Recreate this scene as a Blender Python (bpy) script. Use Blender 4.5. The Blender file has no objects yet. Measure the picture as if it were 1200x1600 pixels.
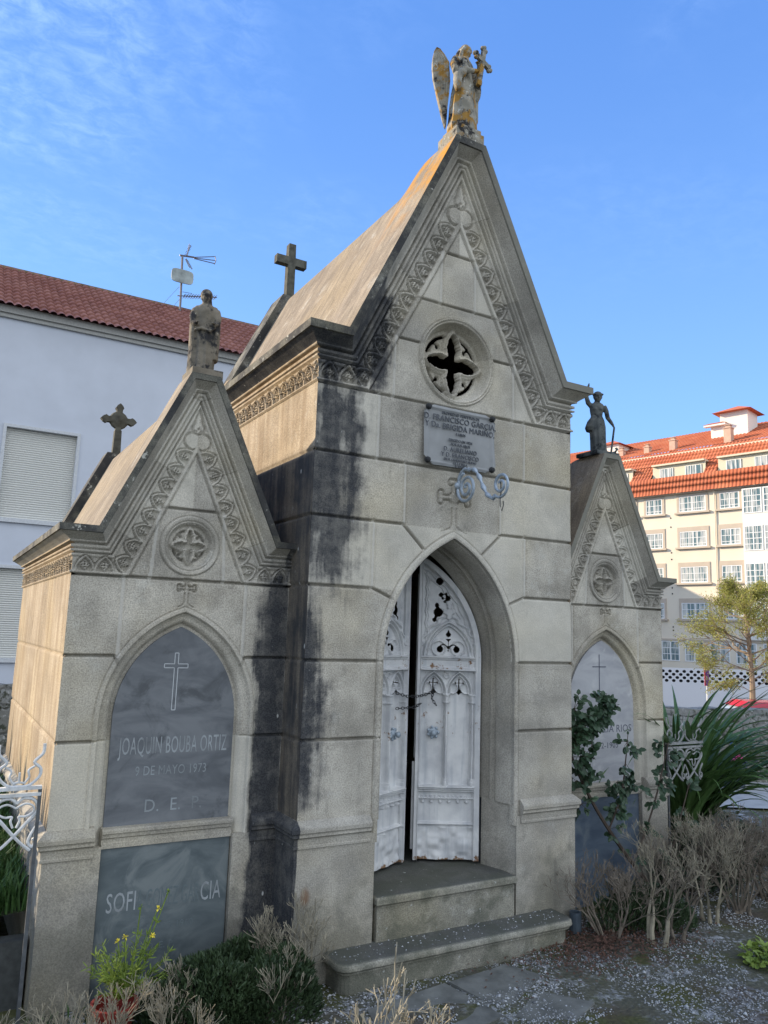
import bpy, bmesh, math, random
import numpy as np
from mathutils import Vector, Matrix, Euler
S = 0.7                       # everything is modelled in units of 0.7 m and scaled to metres at the end
C = bpy.context.scene.collection
sc = bpy.context.scene
R = math.radians
rng = np.random.default_rng(7); random.seed(7)
# ---------------------------------------------------------------- camera, sky, sun, exposure
cam = bpy.data.cameras.new('camera'); co = bpy.data.objects.new('camera', cam); C.objects.link(co)
cam.sensor_fit = 'HORIZONTAL'; cam.sensor_width = 36; cam.lens = 36 * 1205.7 / 1200
cam.clip_start = .05; cam.clip_end = 2000
CR = [(0.86506156, -0.50057118, 0.03312084), (-0.10521735, -0.1164854, 0.98760339), (0.49050771, 0.85782262, 0.15343582)]
CP = Vector((-3.66604945, -5.22831385, 1.3700539))
co.matrix_world = Matrix(((CR[0][0], CR[1][0], -CR[2][0], CP[0]*S), (CR[0][1], CR[1][1], -CR[2][1], CP[1]*S),
                          (CR[0][2], CR[1][2], -CR[2][2], CP[2]*S), (0, 0, 0, 1)))
sc.camera = co
SUN_EL, SUN_AZ = R(21), R(46)      # azimuth measured from -X towards +Y
sv = Vector((-math.cos(SUN_AZ)*math.cos(SUN_EL), math.sin(SUN_AZ)*math.cos(SUN_EL), math.sin(SUN_EL)))
sl = bpy.data.lights.new('sun', 'SUN'); so = bpy.data.objects.new('sun', sl); C.objects.link(so)
sl.energy = 3.9; sl.angle = R(.5); sl.color = (1, .83, .62)
so.rotation_euler = sv.to_track_quat('Z', 'Y').to_euler()
w = bpy.data.worlds.new('World'); sc.world = w; w.use_nodes = True
sc.view_settings.view_transform = 'Standard'; sc.view_settings.look = 'None'
sc.view_settings.gamma = 1; sc.view_settings.exposure = 1.1; sc.view_settings.use_curve_mapping = False

# ---------------------------------------------------------------- node helpers
class G:
    def __init__(s, nt): s.nt = nt
    def n(s, t, **k):
        o = s.nt.nodes.new(t)
        for a, b in k.items(): setattr(o, a, b)
        return o
    def link(s, a, b): s.nt.links.new(a, b)
    def put(s, sock, v):
        if isinstance(v, bpy.types.NodeSocket): s.nt.links.new(v, sock)
        elif isinstance(v, (tuple, list)) and len(v) == 3 and sock.type == 'RGBA': sock.default_value = (*v, 1)
        else: sock.default_value = v
    def m(s, op, a, b=0.0, c=None, clamp=False):
        o = s.n('ShaderNodeMath', operation=op, use_clamp=clamp); s.put(o.inputs[0], a); s.put(o.inputs[1], b)
        if c is not None: s.put(o.inputs[2], c)
        return o.outputs[0]
    def vm(s, op, a, b=None):
        o = s.n('ShaderNodeVectorMath', operation=op); s.put(o.inputs[0], a)
        if b is not None: s.put(o.inputs[3] if op == 'SCALE' else o.inputs[1], b)
        return o.outputs[0]
    def mix(s, f, a, b, mode='MIX'):
        o = s.n('ShaderNodeMix', data_type='RGBA', blend_type=mode); s.put(o.inputs[0], f); s.put(o.inputs[6], a); s.put(o.inputs[7], b)
        return o.outputs[2]
    def noise(s, vec, scale, detail=3, rough=.55, dist=0):
        o = s.n('ShaderNodeTexNoise'); s.put(o.inputs['Vector'], vec); s.put(o.inputs['Scale'], scale)
        o.inputs['Detail'].default_value = detail; o.inputs['Roughness'].default_value = rough; o.inputs['Distortion'].default_value = dist
        return o.outputs[0]
    def vor(s, vec, scale, feat='F1'):
        o = s.n('ShaderNodeTexVoronoi', feature=feat); s.put(o.inputs['Vector'], vec); s.put(o.inputs['Scale'], scale)
        return o
    def ss(s, x, a, b):               # smoothstep from a (0) to b (1); a may exceed b
        o = s.n('ShaderNodeMapRange', interpolation_type='SMOOTHSTEP'); s.put(o.inputs[0], x)
        if a < b: v = (a, b, 0, 1)
        else: v = (b, a, 1, 0)
        for i in range(4): o.inputs[i+1].default_value = v[i]
        return o.outputs[0]
    def P(s):
        g = s.n('ShaderNodeNewGeometry'); return s.vm('SCALE', g.outputs['Position'], 1 / S)
    def scl(s, v, x, y, z): return s.vm('MULTIPLY', v, (x, y, z))
    def xyz(s, v):
        o = s.n('ShaderNodeSeparateXYZ'); s.put(o.inputs[0], v); return o.outputs
    def bump(s, h, strength=.3, dist=.01, nrm=None):
        o = s.n('ShaderNodeBump'); o.inputs['Strength'].default_value = strength; o.inputs['Distance'].default_value = dist
        s.put(o.inputs['Height'], h)
        if nrm: s.put(o.inputs['Normal'], nrm)
        return o.outputs[0]
def mat(name, rough=.9, spec=.3):
    m = bpy.data.materials.new(name); m.use_nodes = True; g = G(m.node_tree); b = m.node_tree.nodes['Principled BSDF']
    b.inputs['Roughness'].default_value = rough; b.inputs['Specular IOR Level'].default_value = spec
    return m, g, b
def simple(name, col, rough=.8, metal=0, var=.15, scale=20, spec=.3, bump=0):
    m, g, b = mat(name, rough, spec); p = g.P()
    n = g.noise(p, scale, 4)
    c = g.mix(n, tuple(max(0, x*(1-var*2)) for x in col), tuple(min(1, x*(1+var*2)) for x in col))
    g.put(b.inputs['Base Color'], c); b.inputs['Metallic'].default_value = metal
    if bump: g.put(b.inputs['Normal'], g.bump(n, bump, .01))
    return m
# sky: Nishita with a thin veil of mottled high cloud
g = G(w.node_tree); bg = w.node_tree.nodes['Background']
sky = g.n('ShaderNodeTexSky', sky_type='NISHITA', sun_disc=False, sun_elevation=SUN_EL, altitude=0, air_density=1.0, dust_density=0.4, ozone_density=2.2)
sky.sun_rotation = math.atan2(sv.x, sv.y)
tc = g.n('ShaderNodeTexCoord').outputs['Generated']
X, Y_, Z_ = g.xyz(tc)
pz = g.m('MAXIMUM', Z_, .08)
cx_ = g.m('DIVIDE', X, pz); cy_ = g.m('DIVIDE', Y_, pz)
cv = g.n('ShaderNodeCombineXYZ'); g.put(cv.inputs[0], cx_); g.put(cv.inputs[1], cy_)
warp = g.vm('ADD', cv.outputs[0], g.vm('SCALE', g.n('ShaderNodeTexNoise').outputs[1], 0.0))
big = g.noise(cv.outputs[0], 1.3, 3, .5, .6); fine = g.noise(g.scl(cv.outputs[0], 11, 13, 1), 1.5, 6, .66, .35)
cl = g.m('MULTIPLY', g.ss(big, .36, .72), g.ss(fine, .30, .80))
lo = g.ss(Z_, .35, .62)
lf_ = g.m('SUBTRACT', g.m('MULTIPLY', X, .865), g.m('MULTIPLY', Y_, .5)); cl = g.m('MULTIPLY', g.m('MULTIPLY', cl, lo), g.m('ADD', .18, g.m('MULTIPLY', g.ss(lf_, .02, -.42), .8)))
hs = g.n('ShaderNodeHueSaturation'); hs.inputs['Saturation'].default_value = 1.12; g.put(hs.inputs['Color'], sky.outputs[0])
dep = g.mix(g.ss(Z_, .0, .75), (1.22, 2.28, 4.15), (.42, 1.06, 2.85))
skc = g.mix(cl, g.mix(.78, g.mix(1.0, hs.outputs[0], (.86, .97, 1.12), 'MULTIPLY'), dep), (2.5, 3.5, 5.2))
# bright broken cloud added behind the camera, unseen, to fill the shaded fronts
bk = g.m('MULTIPLY', g.ss(Y_, .10, -.45), g.ss(Z_, -.05, .12)); bk = g.m('MULTIPLY', bk, g.m('ADD', .55, g.m('MULTIPLY', g.ss(big, .35, .6), .45)))
skc = g.mix(bk, skc, (5.1, 5.35, 5.6))
g.put(bg.inputs[0], skc); bg.inputs[1].default_value = .15

# ---------------------------------------------------------------- mesh helpers
class MB:
    def __init__(s): s.v = []; s.f = []
    def add(s, v, f):
        k = len(s.v); s.v += [tuple(map(float, p)) for p in v]; s.f += [tuple(i+k for i in q) for q in f]; return s
    def box(s, x0, x1, y0, y1, z0, z1, M=None):
        v = [(x, y, z) for z in (z0, z1) for y in (y0, y1) for x in (x0, x1)]
        if M is not None: v = [tuple(M @ Vector(p)) for p in v]
        return s.add(v, [(0, 2, 3, 1), (4, 5, 7, 6), (0, 1, 5, 4), (2, 6, 7, 3), (0, 4, 6, 2), (1, 3, 7, 5)])
    def bar(s, a, b, wd, th, up=(0, 0, 1)):
        a = Vector(a); b = Vector(b); d = (b-a).normalized(); sd = d.cross(Vector(up)).normalized(); u = sd.cross(d)
        v = [tuple(p + sd*i*wd/2 + u*j*th/2) for p in (a, b) for i, j in ((-1, -1), (1, -1), (1, 1), (-1, 1))]
        return s.add(v, [(3, 2, 1, 0), (4, 5, 6, 7), (0, 1, 5, 4), (1, 2, 6, 5), (2, 3, 7, 6), (3, 0, 4, 7)])
    def tube(s, pts, rad, n=8, cap=True):
        pts = [Vector(p) for p in pts]; k = len(pts)
        if not hasattr(rad, '__len__'): rad = [rad]*k
        up = Vector((.13, .21, 1)); V = []; F = []
        for i, p in enumerate(pts):
            d = (pts[min(i+1, k-1)] - pts[max(i-1, 0)])
            d = d.normalized() if d.length > 1e-9 else Vector((0, 0, 1))
            if abs(d.dot(up.normalized())) > .97: up = Vector((1, .1, 0))
            a = d.cross(up).normalized(); b = a.cross(d).normalized(); up = b
            for j in range(n):
                t = 2*math.pi*j/n; V.append(p + (a*math.cos(t) + b*math.sin(t))*rad[i])
        for i in range(k-1):
            for j in range(n): F.append((i*n+j, i*n+(j+1) % n, (i+1)*n+(j+1) % n, (i+1)*n+j))
        if cap: F.append(tuple(range(n))[::-1]); F.append(tuple((k-1)*n+j for j in range(n)))
        return s.add(V, F)
    def lathe(s, prof, c, n=20, ax=None):
        V = []; F = []; k = len(prof)
        for r_, z_ in prof:
            for j in range(n):
                t = 2*math.pi*j/n; V.append((r_*math.cos(t), r_*math.sin(t), z_))
        for i in range(k-1):
            for j in range(n): F.append((i*n+j, i*n+(j+1) % n, (i+1)*n+(j+1) % n, (i+1)*n+j))
        F.append(tuple(range(n))[::-1]); F.append(tuple((k-1)*n+j for j in range(n)))
        M = Matrix.Translation(c) @ (ax if ax is not None else Matrix.Identity(4))
        return s.add([tuple(M @ Vector(p)) for p in V], F)
    def prism(s, poly, y0, y1, M=None):          # poly in (x, z), extruded along y
        n = len(poly); v = [(x, y0, z) for x, z in poly] + [(x, y1, z) for x, z in poly]
        if M is not None: v = [tuple(M @ Vector(p)) for p in v]
        return s.add(v, [tuple(range(n)), tuple(range(2*n-1, n-1, -1))] + [((i+1) % n, i, n+i, n+(i+1) % n) for i in range(n)])
    def ell(s, c, r, n=12, m=8, M=None):
        V = []; F = []
        for i in range(m+1):
            a = math.pi*i/m
            for j in range(n):
                t = 2*math.pi*j/n; p = Vector((r[0]*math.sin(a)*math.cos(t), r[1]*math.sin(a)*math.sin(t), r[2]*math.cos(a)))
                if M is not None: p = M @ p
                V.append(p + Vector(c))
        for i in range(m):
            for j in range(n): F.append((i*n+(j+1) % n, i*n+j, (i+1)*n+j, (i+1)*n+(j+1) % n))
        return s.add(V, F)
def mesh_np(name, V, F):
    """V (n,3) array, F list of tuples or (m,4) array"""
    me = bpy.data.meshes.new(name)
    if isinstance(F, np.ndarray):
        me.vertices.add(len(V)); me.vertices.foreach_set('co', np.ascontiguousarray(V, dtype=np.float32).ravel())
        m, k = F.shape
        me.loops.add(m*k); me.loops.foreach_set('vertex_index', F.astype(np.int32).ravel())
        me.polygons.add(m); me.polygons.foreach_set('loop_start', np.arange(0, m*k, k, dtype=np.int32))
        me.update(calc_edges=True)
    else: me.from_pydata([tuple(p) for p in V], [], F); me.update()
    return me
def obj(name, src, m, parent=None, smooth=False, label=None):
    """src: MB or (V,F) in world units; parent root offset is removed"""
    V, F = (src.v, src.f) if isinstance(src, MB) else src
    off = np.zeros(3); q = parent
    while q is not None: off += np.array(q.location); q = q.parent
    V = np.asarray(V, dtype=float).reshape(-1, 3) - off
    me = mesh_np(name, V, F); o = bpy.data.objects.new(name, me); C.objects.link(o)
    if m: me.materials.append(m)
    if smooth: me.polygons.foreach_set('use_smooth', np.ones(len(me.polygons), bool))
    if parent is not None: o.parent = parent
    if label: o['label'] = label
    return o
def tag(o, label, cat, group=None):
    o['label'] = label; o['category'] = cat
    if group: o['group'] = group
    return o
def thing(name, label, cat, loc=(0, 0, 0), group=None):
    o = bpy.data.objects.new(name, None); C.objects.link(o); o.location = loc; o.empty_display_size = .1
    return tag(o, label, cat, group)
def single(name, src, m, label, cat, loc=(0, 0, 0), group=None, smooth=False):
    V, F = (src.v, src.f) if isinstance(src, MB) else src
    o = obj(name, (np.asarray(V, dtype=float).reshape(-1, 3) - np.array(loc), F), m, None, smooth); o.location = loc
    return tag(o, label, cat, group)
def struct(name, src, m, kind='structure', smooth=False):
    o = obj(name, src, m, None, smooth); o['kind'] = kind; return o
def copy_tree(o, parent=None):
    c = o.copy(); C.objects.link(c); c.parent = parent
    for ch in o.children: copy_tree(ch, c)
    return c
def grid(U, Vv, fn):
    """quads over parameter grid; fn(u,v)->(x,y,z) arrays"""
    u, v = np.meshgrid(U, Vv, indexing='ij'); x, y, z = fn(u, v)
    P = np.stack([x, y, z], -1).reshape(-1, 3); nu, nv = len(U), len(Vv)
    i = np.arange(nu*nv).reshape(nu, nv)
    F = np.stack([i[:-1, :-1], i[1:, :-1], i[1:, 1:], i[:-1, 1:]], -1).reshape(-1, 4)
    return P, F
def text(name, body, size, M, m, parent, depth=.002, align='CENTER', sx=1.0, fit=0):
    cu = bpy.data.curves.new(name, 'FONT'); cu.body = body; cu.size = size; cu.extrude = depth; cu.align_x = align
    cu.space_character = 1.05; cu.resolution_u = 3
    t = bpy.data.objects.new(name, cu); C.objects.link(t); bpy.context.view_layer.update()
    me = bpy.data.meshes.new_from_object(t.evaluated_get(bpy.context.evaluated_depsgraph_get()))
    bpy.data.objects.remove(t); bpy.data.curves.remove(cu)
    if fit: xs = [v.co.x for v in me.vertices]; sx = fit/(max(xs)-min(xs))
    V = np.array([M @ Vector((v.co.x*sx, v.co.y, v.co.z)) for v in me.vertices]); F = [tuple(p.vertices) for p in me.polygons]
    bpy.data.meshes.remove(me)
    return V, F
def merge(*srcs):
    b = MB()
    for V, F in srcs: b.add(V, F)
    return b
def hash_noise(x, z, s, seed=0):     # cheap smooth value noise on arrays
    x = x/s; z = z/s; xi = np.floor(x).astype(int); zi = np.floor(z).astype(int); fx = x-xi; fz = z-zi
    fx = fx*fx*(3-2*fx); fz = fz*fz*(3-2*fz)
    def h(a, b):
        n = (a*374761393 + b*668265263 + seed*1442695041) & 0x7fffffff; n = ((n ^ (n >> 13))*1274126177) & 0x7fffffff
        return (n & 0xffff)/65535.
    return (h(xi, zi)*(1-fx)+h(xi+1, zi)*fx)*(1-fz) + (h(xi, zi+1)*(1-fx)+h(xi+1, zi+1)*fx)*fz
# ---------------------------------------------------------------- stone materials
def stone(name, ca, cb, stains='front', bumps=.35, dark=(.018, .020, .026), grain=1.0):
    m, g, b = mat(name, .92, .25); p = g.P(); x, y, z = g.xyz(p)
    gr = g.noise(p, 105, 2, .6); md = g.noise(p, 2.6, 5, .6); wd = g.noise(p, .9, 3)
    c = g.mix(g.ss(md, .32, .68), ca, cb)
    blk = g.noise(g.scl(p, 1.1, 1.1, 2.0), 1.0, 1, .4); c = g.mix(g.m('MULTIPLY', g.ss(blk, .5, .66), .45), c, tuple(v*.72 for v in ca)); c = g.mix(g.m('MULTIPLY', g.ss(g.noise(g.vm('ADD', p, (7, 1, 4)), 4.5, 7, .72), .56, .70), .38), c, (.50, .50, .46)); c = g.mix(g.m('MULTIPLY', g.ss(g.noise(g.vm('ADD', p, (2, 8, 4)), 6, 7, .75), .56, .72), .5), c, tuple(v*.5 for v in ca))
    c = g.mix(g.m('MULTIPLY', g.ss(wd, .45, .7), .45), c, tuple(v*k for v, k in zip(cb, (1.10, 1.02, .80))))
    c = g.mix(grain, c, g.mix(g.ss(gr, .25, .75), (.68, .68, .69), (1.28, 1.28, 1.27)), 'MULTIPLY')
    sp = g.ss(g.noise(p, 120, 1), .66, .74); c = g.mix(g.m('MULTIPLY', sp, .5*grain), c, tuple(v*.35 for v in ca))
    st = g.noise(g.scl(p, 9, 9, .7), 1.0, 5, .6, .3)          # vertical run-off streaks
    blot = g.noise(p, 3.3, 6, .68)
    def band(v, a0, a1, b1, b0): return g.m('MULTIPLY', g.ss(v, a0, a1), g.ss(v, b0, b1))
    def wash(mask, lo, hi, n): return g.m('MULTIPLY', g.ss(mask, .02, .16), g.ss(g.m('ADD', n, g.m('MULTIPLY', mask, .50)), lo, hi))
    if stains == 'front':
        at = g.n('ShaderNodeAttribute', attribute_name='tone'); tn = at.outputs['Fac']
        c = g.mix(g.ss(tn, .52, 1.0), c, g.mix(.55, c, (.58, .56, .49))); c = g.mix(g.m('MULTIPLY', g.ss(tn, .48, .05), .32), c, (.20, .198, .185))
        jt = g.n('ShaderNodeAttribute', attribute_name='joint').outputs['Fac']; c = g.mix(g.m('MULTIPLY', g.ss(jt, .1, .9), .40), c, (.085, .078, .060)); c = g.mix(g.m('MULTIPLY', g.ss(jt, -.1, -.9), .5), c, (.50, .49, .45))
        ns = g.m('ADD', g.m('MULTIPLY', st, .9), g.m('MULTIPLY', blot, 1.1)); ns = g.m('SUBTRACT', ns, .5)
        a = g.m('MULTIPLY', g.ss(x, -.74, -1.10), band(z, 1.35, 2.1, 3.0, 3.55)); a = g.m('MULTIPLY', a, g.ss(x, -1.36, -1.34))
        s1 = wash(a, .74, .90, ns)
        a2 = g.m('MULTIPLY', g.m('MULTIPLY', g.ss(x, -1.0, -1.28), g.ss(x, -1.36, -1.34)), band(z, -.1, .25, 1.2, 2.0)); s2 = wash(a2, .82, .98, ns)
        a3 = g.m('MULTIPLY', g.m('MULTIPLY', g.ss(x, -1.60, -1.42), g.ss(x, -1.29, -1.31)), g.ss(z, 2.05, 1.45)); s3 = wash(a3, .66, .78, ns)
        a4 = g.m('MULTIPLY', g.m('MULTIPLY', g.ss(x, -.55, -.85), g.ss(x, -1.6, -1.55)), band(z, 3.2, 3.5, 3.95, 4.45)); s4 = wash(a4, .66, .84, ns)
        a5 = g.ss(z, .15, -.75); s5 = g.m('MULTIPLY', wash(a5, .80, 1.05, blot), .55)
        s6 = g.m('MULTIPLY', g.ss(ns, .60, .85), .22)
        mk = g.m('MAXIMUM', g.m('MAXIMUM', s1, s2), g.m('MAXIMUM', s3, s4))
        c = g.mix(g.m('MULTIPLY', s5, .8), c, (.055, .060, .045)); c = g.mix(s6, c, dark); hal = g.m('MAXIMUM', wash(a, .56, .80, ns), g.m('MAXIMUM', wash(a3, .50, .72, ns), g.m('MAXIMUM', wash(a4, .50, .78, ns), wash(a2, .64, .88, ns)))); c = g.mix(g.m('MULTIPLY', hal, .55), c, (.060, .062, .066))
        iv = g.m('ADD', .52, g.m('MULTIPLY', g.ss(g.m('ADD', g.m('MULTIPLY', g.noise(p, 9, 6, .75), .6), g.m('MULTIPLY', st, .4)),   .38, .58), .42)); c = g.mix(g.m('MULTIPLY', mk, iv), c, g.mix(g.ss(gr, .3, .7), dark, (.050, .054, .060)))
        spots = g.m('MULTIPLY', mk, g.ss(g.vor(g.scl(p, 1, 1, .5), 17).outputs[0], .16, .08))
        c = g.mix(g.m('MULTIPLY', spots, g.ss(g.noise(p, 5), .55, .62)), c, (.42, .43, .42))
        rs = g.vm('DISTANCE', p, (-1.20, -.02, -.48)); 
        d = g.n('ShaderNodeVectorMath', operation='DISTANCE'); g.put(d.inputs[0], g.scl(p, 1, 1, .6)); d.inputs[1].default_value = (-1.22, -.02, -.29)
        c = g.mix(g.m('MULTIPLY', g.ss(g.m('ADD', d.outputs['Value'], g.m('MULTIPLY', blot, .03)), .065, .03), .6), c, (.16, .065, .02))
    elif stains == 'side':
        tan = g.ss(st, .38, .62); c = g.mix(g.m('MULTIPLY', tan, .45), c, tuple(v*k for v, k in zip(ca, (.62, .52, .42))))
        st2 = g.noise(g.scl(p, 16, 16, .5), 1.0, 3); c = g.mix(g.m('MULTIPLY', g.ss(st2, .5, .75), .3), c, tuple(v*1.25 for v in cb))
        shade_stain = g.m('MULTIPLY', g.m('MULTIPLY', g.ss(x, -1.45, -1.34), g.ss(x, -1.0, -1.2)), g.ss(z, 2.80, 2.68))  # dark stain with the wing roof's shadow painted in, cut at the shadow's edge
        c = g.mix(g.m('MULTIPLY', shade_stain, g.m('ADD', .62, g.m('MULTIPLY', g.ss(g.m('ADD', g.m('MULTIPLY', g.m('ADD', st, blot), .5), g.m('MULTIPLY', shade_stain, .25)), .62, .84), .34))), c, (.030, .034, .040))
        spots = g.m('MULTIPLY', shade_stain, g.ss(g.vor(g.scl(p, 1, 1, .45), 15).outputs[0], .17, .08))
        c = g.mix(g.m('MULTIPLY', spots, g.ss(g.noise(p, 4), .52, .6)), c, (.42, .43, .42))
        low = g.ss(z, .2, -.7); c = g.mix(g.m('MULTIPLY', low, .5), c, (.07, .075, .06))
    elif stains == 'roof':
        rs = g.noise(g.scl(p, 3, 14, 3), 1.0, 6, .72, .8); c = g.mix(g.m('MULTIPLY', g.ss(rs, .38, .68), .6), c, tuple(v*.5 for v in ca))
        l = g.ss(g.noise(p, 6, 5, .7), .62, .72); c = g.mix(g.m('MULTIPLY', l, .5), c, (.42, .38, .28))
        near = g.m('MULTIPLY', g.ss(y, 1.2, -.1), g.ss(z, 4.6, 5.4)); c = g.mix(g.m('MULTIPLY', near, g.ss(blot, .42, .6)), c, (.42, .20, .02))
    elif stains == 'slab':
        e = g.ss(blot, .38, .6); c = g.mix(g.m('MULTIPLY', e, .8), c, dark)
        l = g.ss(g.noise(p, 14, 4, .7), .62, .70); c = g.mix(l, c, (.38, .38, .34))
        c = g.mix(g.m('MULTIPLY', g.ss(x, -.1, .4), .75), c, (.23, .225, .19))
    elif stains == 'step':
        up = g.n('ShaderNodeNewGeometry'); nz = g.xyz(up.outputs['Normal'])[2]
        c = g.mix(g.m('MULTIPLY', g.ss(nz, .75, .98), .72), c, (.042, .048, .052)); c = g.mix(g.m('MULTIPLY', g.ss(blot, .42, .6), .6), c, (.065, .072, .055))
        l = g.ss(g.noise(p, 22, 5, .7), .66, .70); c = g.mix(l, c, (.40, .42, .40))
    g.put(b.inputs['Base Color'], c)
    h = g.m('ADD', g.m('MULTIPLY', gr, .5), g.m('MULTIPLY', g.noise(p, 18, 5, .65), .8))
    g.put(b.inputs['Normal'], g.bump(h, bumps, .008))
    return m
M_FR = stone('granite_front', (.290, .272, .232), (.49, .462, .398))
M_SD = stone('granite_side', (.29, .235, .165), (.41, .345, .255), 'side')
M_RF = stone('stone_roof', (.21, .175, .135), (.30, .255, .195), 'roof')
M_SB = stone('slab_edge_stone', (.10, .10, .085), (.17, .165, .14), 'slab')
M_ST = stone('step_stone', (.20, .195, .165), (.29, .28, .235), 'step')
def marble(name, ca, cb, cc):
    m, g, b = mat(name, .55, .35); p = g.P()
    a = g.noise(g.scl(p, 1.2, 1, 3.2), 1.6, 6, .6, 1.4); c = g.mix(g.ss(a, .3, .7), ca, cb)
    c = g.mix(g.ss(g.noise(g.vm('ADD', p, (3, 2, 7)), 3.5, 6, .62, .8), .52, .68), c, cc)
    g.put(b.inputs['Base Color'], c); g.put(b.inputs['Normal'], g.bump(g.noise(p, 30, 4), .08, .005)); return m
M_SL = marble('grey_marble', (.095, .105, .118), (.165, .178, .192), (.075, .083, .092))
M_SL2 = marble('grey_marble_low', (.075, .096, .106), (.125, .15, .158), (.16, .185, .19))
M_WS = marble('white_marble', (.28, .29, .315), (.38, .39, .41), (.44, .45, .46))
M_BS = marble('blue_grey_slab', (.06, .085, .125), (.10, .135, .18), (.13, .16, .19))
M_TX = simple('faded_lettering', (.26, .285, .30), .7, var=.45, scale=9)
M_TX2 = simple('worn_lettering', (.215, .24, .255), .7, var=.5, scale=6)
M_TXD = simple('cut_lettering', (.10, .11, .14), .8)
M_CR = simple('cut_cross', (.42, .45, .47), .7)
M_LD = simple('lead_plaque', (.245, .255, .26), .6, .05, .12, 8, .4, .1)
M_LT = simple('plaque_lettering', (.085, .095, .11), .6)
M_BK = simple('black_void', (.01, .01, .012), 1)
M_IR = simple('dark_iron', (.035, .037, .04), .6, .5)
M_LI = simple('pale_painted_iron', (.34, .40, .46), .5, .3, .2, 30)

# ---------------------------------------------------------------- relief functions
def sstep(t): t = np.clip(t, 0, 1); return t*t*(3-2*t)
def segd(x, z, a, b):
    ax, az = a; bx, bz = b; dx, dz = bx-ax, bz-az; t = np.clip(((x-ax)*dx+(z-az)*dz)/(dx*dx+dz*dz+1e-12), 0, 1)
    return np.hypot(x-ax-t*dx, z-az-t*dz)
def archd(x, z, a, zs, apex):       # >0 inside a pointed arch of half width a
    H = apex-zs; r = (a*a+H*H)/(2*a); ax = np.abs(x)
    return np.where(z > zs, r-np.hypot(ax+(r-a), z-zs), a-ax)
def ridge(d, w, dep): return dep*np.clip(1.4*(1-np.abs(d)/w), 0, 1)
def motif(s, t, w, h):
    """pointed arch with a quatrefoil in it: recess depth at local coords (s across, t up), unit scaled by h"""
    D = np.zeros_like(s); k = h/.135
    r = (w*w+h*h)/(2*w); d = r-np.hypot(np.abs(s)+(r-w), t); ins = (d > 0) & (t > 0)
    D = np.where(ins, .026*k, 0)
    D = np.where((np.abs(d) < .009*k) & (t > -.004), -.010*k, D)
    D = np.where((d < -.009*k) & (d > -.022*k) & (t > 0), .024*k, D)
    cx, cz = 0, .060*k; q = 1e9
    for ox, oz in ((0, .024), (0, -.026), (.024, 0), (-.024, 0)):
        q = np.minimum(q, np.hypot(s-cx-ox*k, t-cz-oz*k)-.0175*k)
    q = np.minimum(q, segd(s, t, (0, .05*k), (0, .012*k))-.007*k)
    D = np.where(ins & (q < 0), -.008*k, D)
    for ox, oz in ((0, .026), (0, -.024), (.026, 0), (-.026, 0)):
        D = np.where(np.hypot(s-cx-ox*k, t-cz-oz*k) < .0070*k, .028*k, D)
    return D
def crosslet(x, z, cx, cz, k):      # outline of the little cross on top of each arch
    q = np.hypot(x-cx, z-cz)-.052*k
    for ox, oz in ((-.135, 0), (.135, 0), (0, .135)):
        q = np.minimum(q, segd(x, z, (cx, cz), (cx+ox*k, cz+oz*k))-.022*k)
        for a, b in ((0, 0), (-oz-.0, ox), (oz, -ox)):
            u = np.hypot(ox, oz); q = np.minimum(q, np.hypot(x-cx-(ox+ (a/u if u else 0)*.032*(1 if (a or b) else 0))*k, z-cz-(oz+(b/u if u else 0)*.032*(1 if (a or b) else 0))*k)-.028*k)
    return q
class Tomb: pass
def tomb(cx, y0, hw, F, ze, zt, tw, slope, proj, k, L, z0, tri, nm, hx, s0, ds, arch, res, rose, joints, cz):
    T = Tomb(); T.__dict__.update(locals()); return T
CEN = tomb(0, 0, 1.3, 3.27, 3.69, 5.69, .16, .48, .15, 1.0, 4.0, -.17, (.9, 5.0), 11, (1.045, 1.21), .09, .166, (.689, 1.15, 2.205, .116), .0072,
           (3.68, .385), None, 2.49)
WIN = [tomb(sx*2.097, .353, .797, 1.70, 2.02, 3.22, .11, .46, .115, .74, 3.3, -.13, (.45, 2.71), 8, (.585, .715), .075, .128, (.565, .72, 1.495, .115), .0056,
            (1.945, .222), None, 1.635) for sx in (-1, 1)]
def dfun(T, x, z):
    c = 1/math.hypot(1, T.slope); dr = (T.tw+T.slope*(T.zt-z)-np.abs(x))*c
    return np.maximum(np.minimum(dr, T.zt-z), T.ze-z)
MP = np.array([(.0, -.045), (.15, -.045), (.153, .012), (.168, .012), (.171, -.028), (.198, -.028), (.201, .004), (.212, .004), (.214, -.028), (.235, -.028), (.238, .022), (.250, .022), (.253, -.015), (.278, -.015), (.282, 0.)])
def mould(T, d): return np.interp(d/T.k, MP[:, 0], MP[:, 1])*T.k
def seglist(T):
    if T.hw > 1:
        L = [((1.3, 2.727), (0, 2.727)), ((1.3, 2.226), (.495, 2.226)), ((.495, 2.226), (.300, 2.045)), ((1.3, 1.70), (.75, 1.70)), ((.75, 1.70), (.575, 1.63)),
             ((1.3, 1.146), (.69, 1.146)), ((1.3, .578), (.69, .578)), ((1.3, 3.262), (0, 3.262)), ((.21, 4.65), (0, 4.65)), ((.44, 4.17), (0, 4.17)), ((.64, 3.775), (.39, 3.775))]
        Vt = [((.75, 2.727), (.75, 3.262)), ((.485, 2.226), (.485, 2.727)), ((.76, 1.70), (.76, 2.226)), ((.18, 4.17), (.18, 4.65)), ((.62, 3.262), (.62, 3.775))]
    else:
        L = [((.797, 1.146), (.47, 1.146)), ((.797, .578), (.565, .578)), ((.797, 1.692), (0, 1.692)), ((.25, 2.21), (0, 2.21)), ((.47, 1.146), (.44, 1.09))]
        Vt = [((.45, 1.146), (.45, 1.692)), ((.27, 1.692), (.24, 2.21))]
    return L, Vt
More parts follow.
